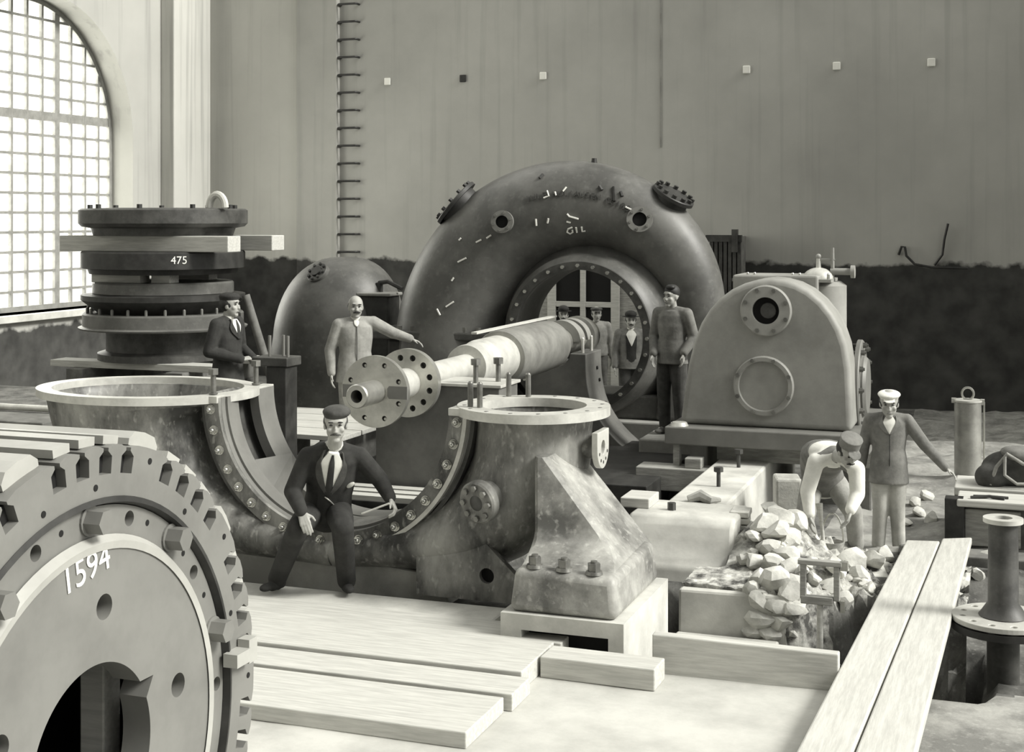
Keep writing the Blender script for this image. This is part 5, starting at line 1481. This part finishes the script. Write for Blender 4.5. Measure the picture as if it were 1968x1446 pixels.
        link('shoe', m_, spec.get('shoe', 'cloth_black'), root, vox=0.008)
    return root, front, H, E3, off, f, la, up

def standing(base, face_deg, h, over=None):
    """joints of an upright figure, in world space; over replaces local (left, forward, up) joints"""
    s = h / 1.72
    L = {'pel': (0, 0, .95), 'neck': (0, -.01, 1.47), 'head': (0, .03, 1.60),
         'hipL': (.09, 0, .92), 'knL': (.10, .02, .50), 'anL': (.105, -.02, .085), 'toeL': (.13, .15, .03),
         'hipR': (-.09, 0, .92), 'knR': (-.10, .02, .50), 'anR': (-.105, -.02, .085), 'toeR': (-.13, .15, .03),
         'shL': (.185, -.01, 1.40), 'elL': (.245, -.03, 1.12), 'wrL': (.255, .05, .88),
         'shR': (-.185, -.01, 1.40), 'elR': (-.245, -.03, 1.12), 'wrR': (-.255, .05, .88)}
    D = {'hdL': (.0, .12, -1), 'pnL': (-1, .2, 0), 'thL': (0, 1, 0), 'hdR': (0, .12, -1), 'pnR': (1, .2, 0), 'thR': (0, 1, 0)}
    W_ = {}
    if over:
        for k, v in over.items():
            if k.startswith('w:'): W_[k[2:]] = V(v)
            elif k in D or k[:2] in ('hd', 'pn', 'th') or k == 'hup': D[k] = v
            else: L[k] = v
    a = math.radians(face_deg)
    F = V((math.cos(a), math.sin(a), 0)); Lf = V((-math.sin(a), math.cos(a), 0))
    b = V(base)
    J = {}
    for k, v in L.items():
        J[k] = b + (Lf * v[0] + F * v[1] + Z3 * v[2]) * s if not k.startswith('curl') else v
    for k, v in D.items():
        J[k] = Lf * v[0] + F * v[1] + Z3 * v[2]
    J.update(W_)
    return J, s, F, Lf

def face_to_cam(p):
    return math.degrees(math.atan2(-p[1], -p[0]))

# 1 --- seated man on the casing rim
d0 = 10.25
Jw = {'pel': W(628, 985, 10.22), 'neck': W(644, 852, 9.98), 'head': W(645, 815, 9.86),
      'hipL': W(650, 982, 10.18), 'knL': W(658, 1012, 9.80), 'anL': W(666, 1116, 10.14), 'toeL': W(673, 1136, 9.96),
      'hipR': W(602, 982, 10.20), 'knR': W(573, 1015, 9.84), 'anR': W(533, 1112, 10.17), 'toeR': W(503, 1132, 10.02),
      'shL': W(690, 878, 10.05), 'elL': W(730, 922, 10.12), 'wrL': W(750, 958, 9.98),
      'shR': W(592, 878, 10.0), 'elR': W(562, 945, 10.0), 'wrR': W(580, 985, 9.78)}
R3 = V((CA, SA, 0)); B3 = V((SA, -CA, 0))    # picture right, and towards the viewer
Jw.update({'hdL': R3 * 0.45 - Z3 * 0.8 + B3 * 0.4, 'pnL': -R3 * 0.8 - Z3 * 0.3, 'thL': -R3, 'curlL': (0.75, 0, 0),
           'hdR': R3 * 0.35 - Z3 * 0.9 + B3 * 0.35, 'pnR': -B3 * 1.0 + Z3 * -0.3, 'thR': R3 * 1, 'curlR': (0.25, 0, 0)})
seat = person('man in dark three-piece suit and beret seated on the casing rim, hand on his knee', None, Jw, 0.98,
              dict(cap='beret', cap_mat='cloth_dark', jacket='cloth_black', vest='cloth_black', vtip=0.42, vw=.52, tie='cloth_black', lapel='cloth_dark', cuffs=True, trousers='cloth_black',
                   moustache=0.85, mo_mat='cloth_dark', hair_mat='cloth_dark', jlow=-0.12, bell=0.0), B3 + V((0, 0, -0.10)) + R3 * 0.12, vox=0.0055)
root, front, H, E3, off, f_, la_, up_ = seat
hk = front(0.55, 0.85, off + 0.012)
link('pocket_handkerchief', MB().ell(hk, (la_ * .022, f_ * .01, (up_ * .8 + la_ * .5) * .035)), 'cloth_white', root)
link('watch_chain', MB().tube([front(0.40 - 0.02 * i - 0.005 * (3 - i) ** 2 * 0.2, -0.12 + 0.07 * i, off + 0.010) for i in range(7)], 0.005, 6), 'steel', root)
tag(link('rule', MB().cyl(W(695, 988, 9.85), W(748, 968, 9.82), 0.007, 0.007, 8), 'wood_pale'), 'thin pale stick held in the hand of the seated man', 'stick')

# 2 --- man in a beret at the left, in profile
p = W(438, 600, 15.6); bse = V((p.x, p.y, gh(p.x, p.y) + 0.005))
fc_ = face_to_cam(p)
J, s, F, Lf = standing(bse, fc_ + 55, 1.84, {'elR': (-.26, -.05, 1.13), 'wrR': (-.10, .24, 1.05), 'hdR': (.8, .5, .1), 'pnR': (0.3, -.2, -1), 'thR': (0, .3, 1),
                                             'elL': (.26, -.02, 1.13), 'wrL': (.14, .24, 1.02), 'hdL': (-.8, .4, .1), 'pnL': (.2, -.3, -1), 'thL': (0, .3, 1), 'curlR': (0.9, 0, 0), 'curlL': (0.9, 0, 0)})
person('man in dark suit and beret standing in profile beside the ring stack', None, J, s,
       dict(cap='beret', cap_mat='cloth_black', jacket='cloth_black', vtip=0.58, vw=.5, tie='cloth_black', lapel='cloth_black', cuffs=True, trousers='cloth_black', skirt=.32), F * 1 + Lf * 0.15, vox=0.009)

# 3 --- moustached man in a pale work coat
p = W(683, 620, 16.2); bse = V((p.x, p.y, gh(p.x, p.y) + 0.005)); fc_ = face_to_cam(p)
J, s, F, Lf = standing(bse, fc_ + 8, 1.78, {'elL': (.42, .03, 1.30), 'wrL': (.62, .05, 1.23), 'hdL': (.9, .1, -.35), 'pnL': (-.3, 0, -1), 'thL': (0, 1, 0), 'shL': (.20, 0, 1.42), 'elR': (-.28, -.03, 1.12), 'wrR': (-.27, .03, .86)})
person('moustached man in a pale buttoned work coat, arm stretched to the volute', None, J, s,
       dict(bald=True, moustache=1.5, jacket='cloth_light', vtip=0.84, vw=.35, buttons=[.85, .6, .3, 0, -.2], trousers='cloth_light', skirt=.36, fat=1.05), F, vox=0.009)

# 4 --- man leaning by the right flank of the volute
p = W(1292, 700, 15.2); bse = V((p.x, p.y, 0.465)); fc_ = face_to_cam(p)
J, s, F, Lf = standing(bse, fc_ - 28, 1.60, {'elL': (.25, -.06, 1.13), 'wrL': (.20, .10, .95), 'elR': (-.25, -.02, 1.12), 'wrR': (-.16, .16, .93)})
person('bareheaded man in dark work jacket standing between the volute and the arched housing', None, J, s,
       dict(jacket='cloth_mid', trousers='cloth_dark', skirt=.26, shoe='cloth_mid', fat=.94), F * 1 - Lf * 0.2, vox=0.009)

# 5-7 --- the three behind the volute, seen through its eye
gb = 'people seen through the volute eye'
for px, top_, hgt, spec, lab, turn in [
    (1212, 598, 1.66, dict(cap='hat', cap_mat='cloth_black', jacket='cloth_mid', vest='cloth_black', vtip=.5, vw=.55, moustache=1.2, trousers='cloth_dark', skirt=.2, shoe='cloth_mid'), 'man in brimmed hat, dark waistcoat and white shirt front behind the volute eye', 6),
    (1146, 586, 1.60, dict(cap='flat', cap_mat='cloth_dark', jacket='cloth_light', trousers='cloth_mid', jlow=-.1), 'youth in pale shirt and flat cap behind the shaft end, seen through the volute eye', 10),
    (1083, 588, 1.62, dict(cap='hat', cap_mat='cloth_black', jacket='cloth_black', trousers='cloth_black', moustache=1.3), 'shadowed man in dark hat at the left inside the volute eye', 0)]:
    dd = {1212: 21.2, 1146: 21.7, 1083: 22.3}[px]
    p = W(px, top_, dd)
    bse = V((p.x, p.y, p.z - hgt - 0.03)); fc_ = face_to_cam(p)
    J, s, F, Lf = standing(bse, fc_ + turn, hgt)
    person(lab, gb, J, s, spec, F, vox=0.011)
PF = bse.z

# 8 --- boy in the white cap
p = W(1708, 900, 11.75); bse = V((p.x, p.y, -0.01)); fc_ = face_to_cam(p)
J, s, F, Lf = standing(bse, fc_ + 4, 1.37, {'elL': (.36, .02, 1.16), 'wrL': (.57, .10, .93), 'hdL': (.75, .35, -.55), 'pnL': (-.3, .2, -1), 'thL': (.1, 1, .2),
                                            'head': (0.0, .05, 1.585), 'elR': (-.25, -.06, 1.13), 'wrR': (-.27, -.08, .90), 'knL': (.085, .02, .50), 'knR': (-.085, .02, .50)})
boy = person('boy in a white flat cap and buttoned jacket reaching to the crate', None, J, s,
             dict(cap='flat', cap_mat='cloth_white', jacket='cloth_mid', vtip=.62, vw=.5, lapel='cloth_mid', buttons=[.6, .3, 0, -.2], trousers='cloth_pale', skirt=.40, shoe='cloth_light', hs=1.2), F - Z3 * 0.18 - Lf * 0.05, vox=0.0065)

# 9 --- man bending forward
Jw = {'pel': W(1583, 925, 11.55), 'mid': W(1580, 880, 11.30), 'neck': W(1612, 878, 10.98), 'head': W(1630, 868, 10.85),
      'hipL': W(1606, 930, 11.52), 'knL': W(1640, 985, 11.35), 'anL': W(1645, 1048, 11.45), 'toeL': W(1652, 1062, 11.28),
      'hipR': W(1562, 928, 11.56), 'knR': W(1546, 1000, 11.40), 'anR': W(1566, 1066, 11.30), 'toeR': W(1572, 1080, 11.14),
      'shL': W(1646, 902, 11.0), 'elL': W(1648, 950, 10.96), 'wrL': W(1634, 982, 10.86),
      'shR': W(1568, 888, 11.05), 'elR': W(1552, 945, 11.02), 'wrR': W(1556, 990, 10.96),
      'hdL': -Z3 - R3 * 0.3, 'pnL': -R3, 'thL': B3, 'hdR': -Z3 + R3 * 0.05, 'pnR': R3, 'thR': B3}
Jw['hup'] = V((0, 0, 1))
bend = person('man in cap, white sleeves and waistcoat bending forward over the rubble', None, Jw, 0.93,
              dict(cap='kepi', cap_mat='cloth_mid', jacket='cloth_mid', sleeves='cloth_white', moustache=1.0, trousers='cloth_grey', shoe='cloth_mid', jlow=-.25), B3 * 0.8 - Z3 * 0.55 + R3 * 0.25, vox=0.0065)
# back floor pad for the far group
struct(link('floor_pad', MB().box2((-9.6, 20.6, -1.0), (-5.4, 24.6, PF - 0.005)), 'dirt', smooth=False))
# ================================================================ settle the meshes
bpy.context.view_layer.update()
dg = bpy.context.evaluated_depsgraph_get()
new = []
for ob in BAKE:
    if ob.modifiers:
        new.append((ob, bpy.data.meshes.new_from_object(ob.evaluated_get(dg), preserve_all_data_layers=False, depsgraph=dg)))
tnew = []
for t in TEXTS:
    tnew.append((t, bpy.data.meshes.new_from_object(t.evaluated_get(dg), depsgraph=dg)))
for t, m2 in tnew:
    n_ = t.name; par = t.parent; M = t.matrix_local.copy(); m_ = t.data.materials[0]
    bpy.data.objects.remove(t)
    o = bpy.data.objects.new(n_, m2); C.objects.link(o); o.parent = par; o.matrix_local = M
    if not m2.materials: m2.materials.append(m_)
for ob, m2 in new:
    ob.modifiers.clear()
    mats = list(ob.data.materials)
    ob.data = m2
    if not m2.materials:
        for m_ in mats: m2.materials.append(m_)
for ob in SC.objects:
    if '_o' in ob.keys():
        del ob['_o']
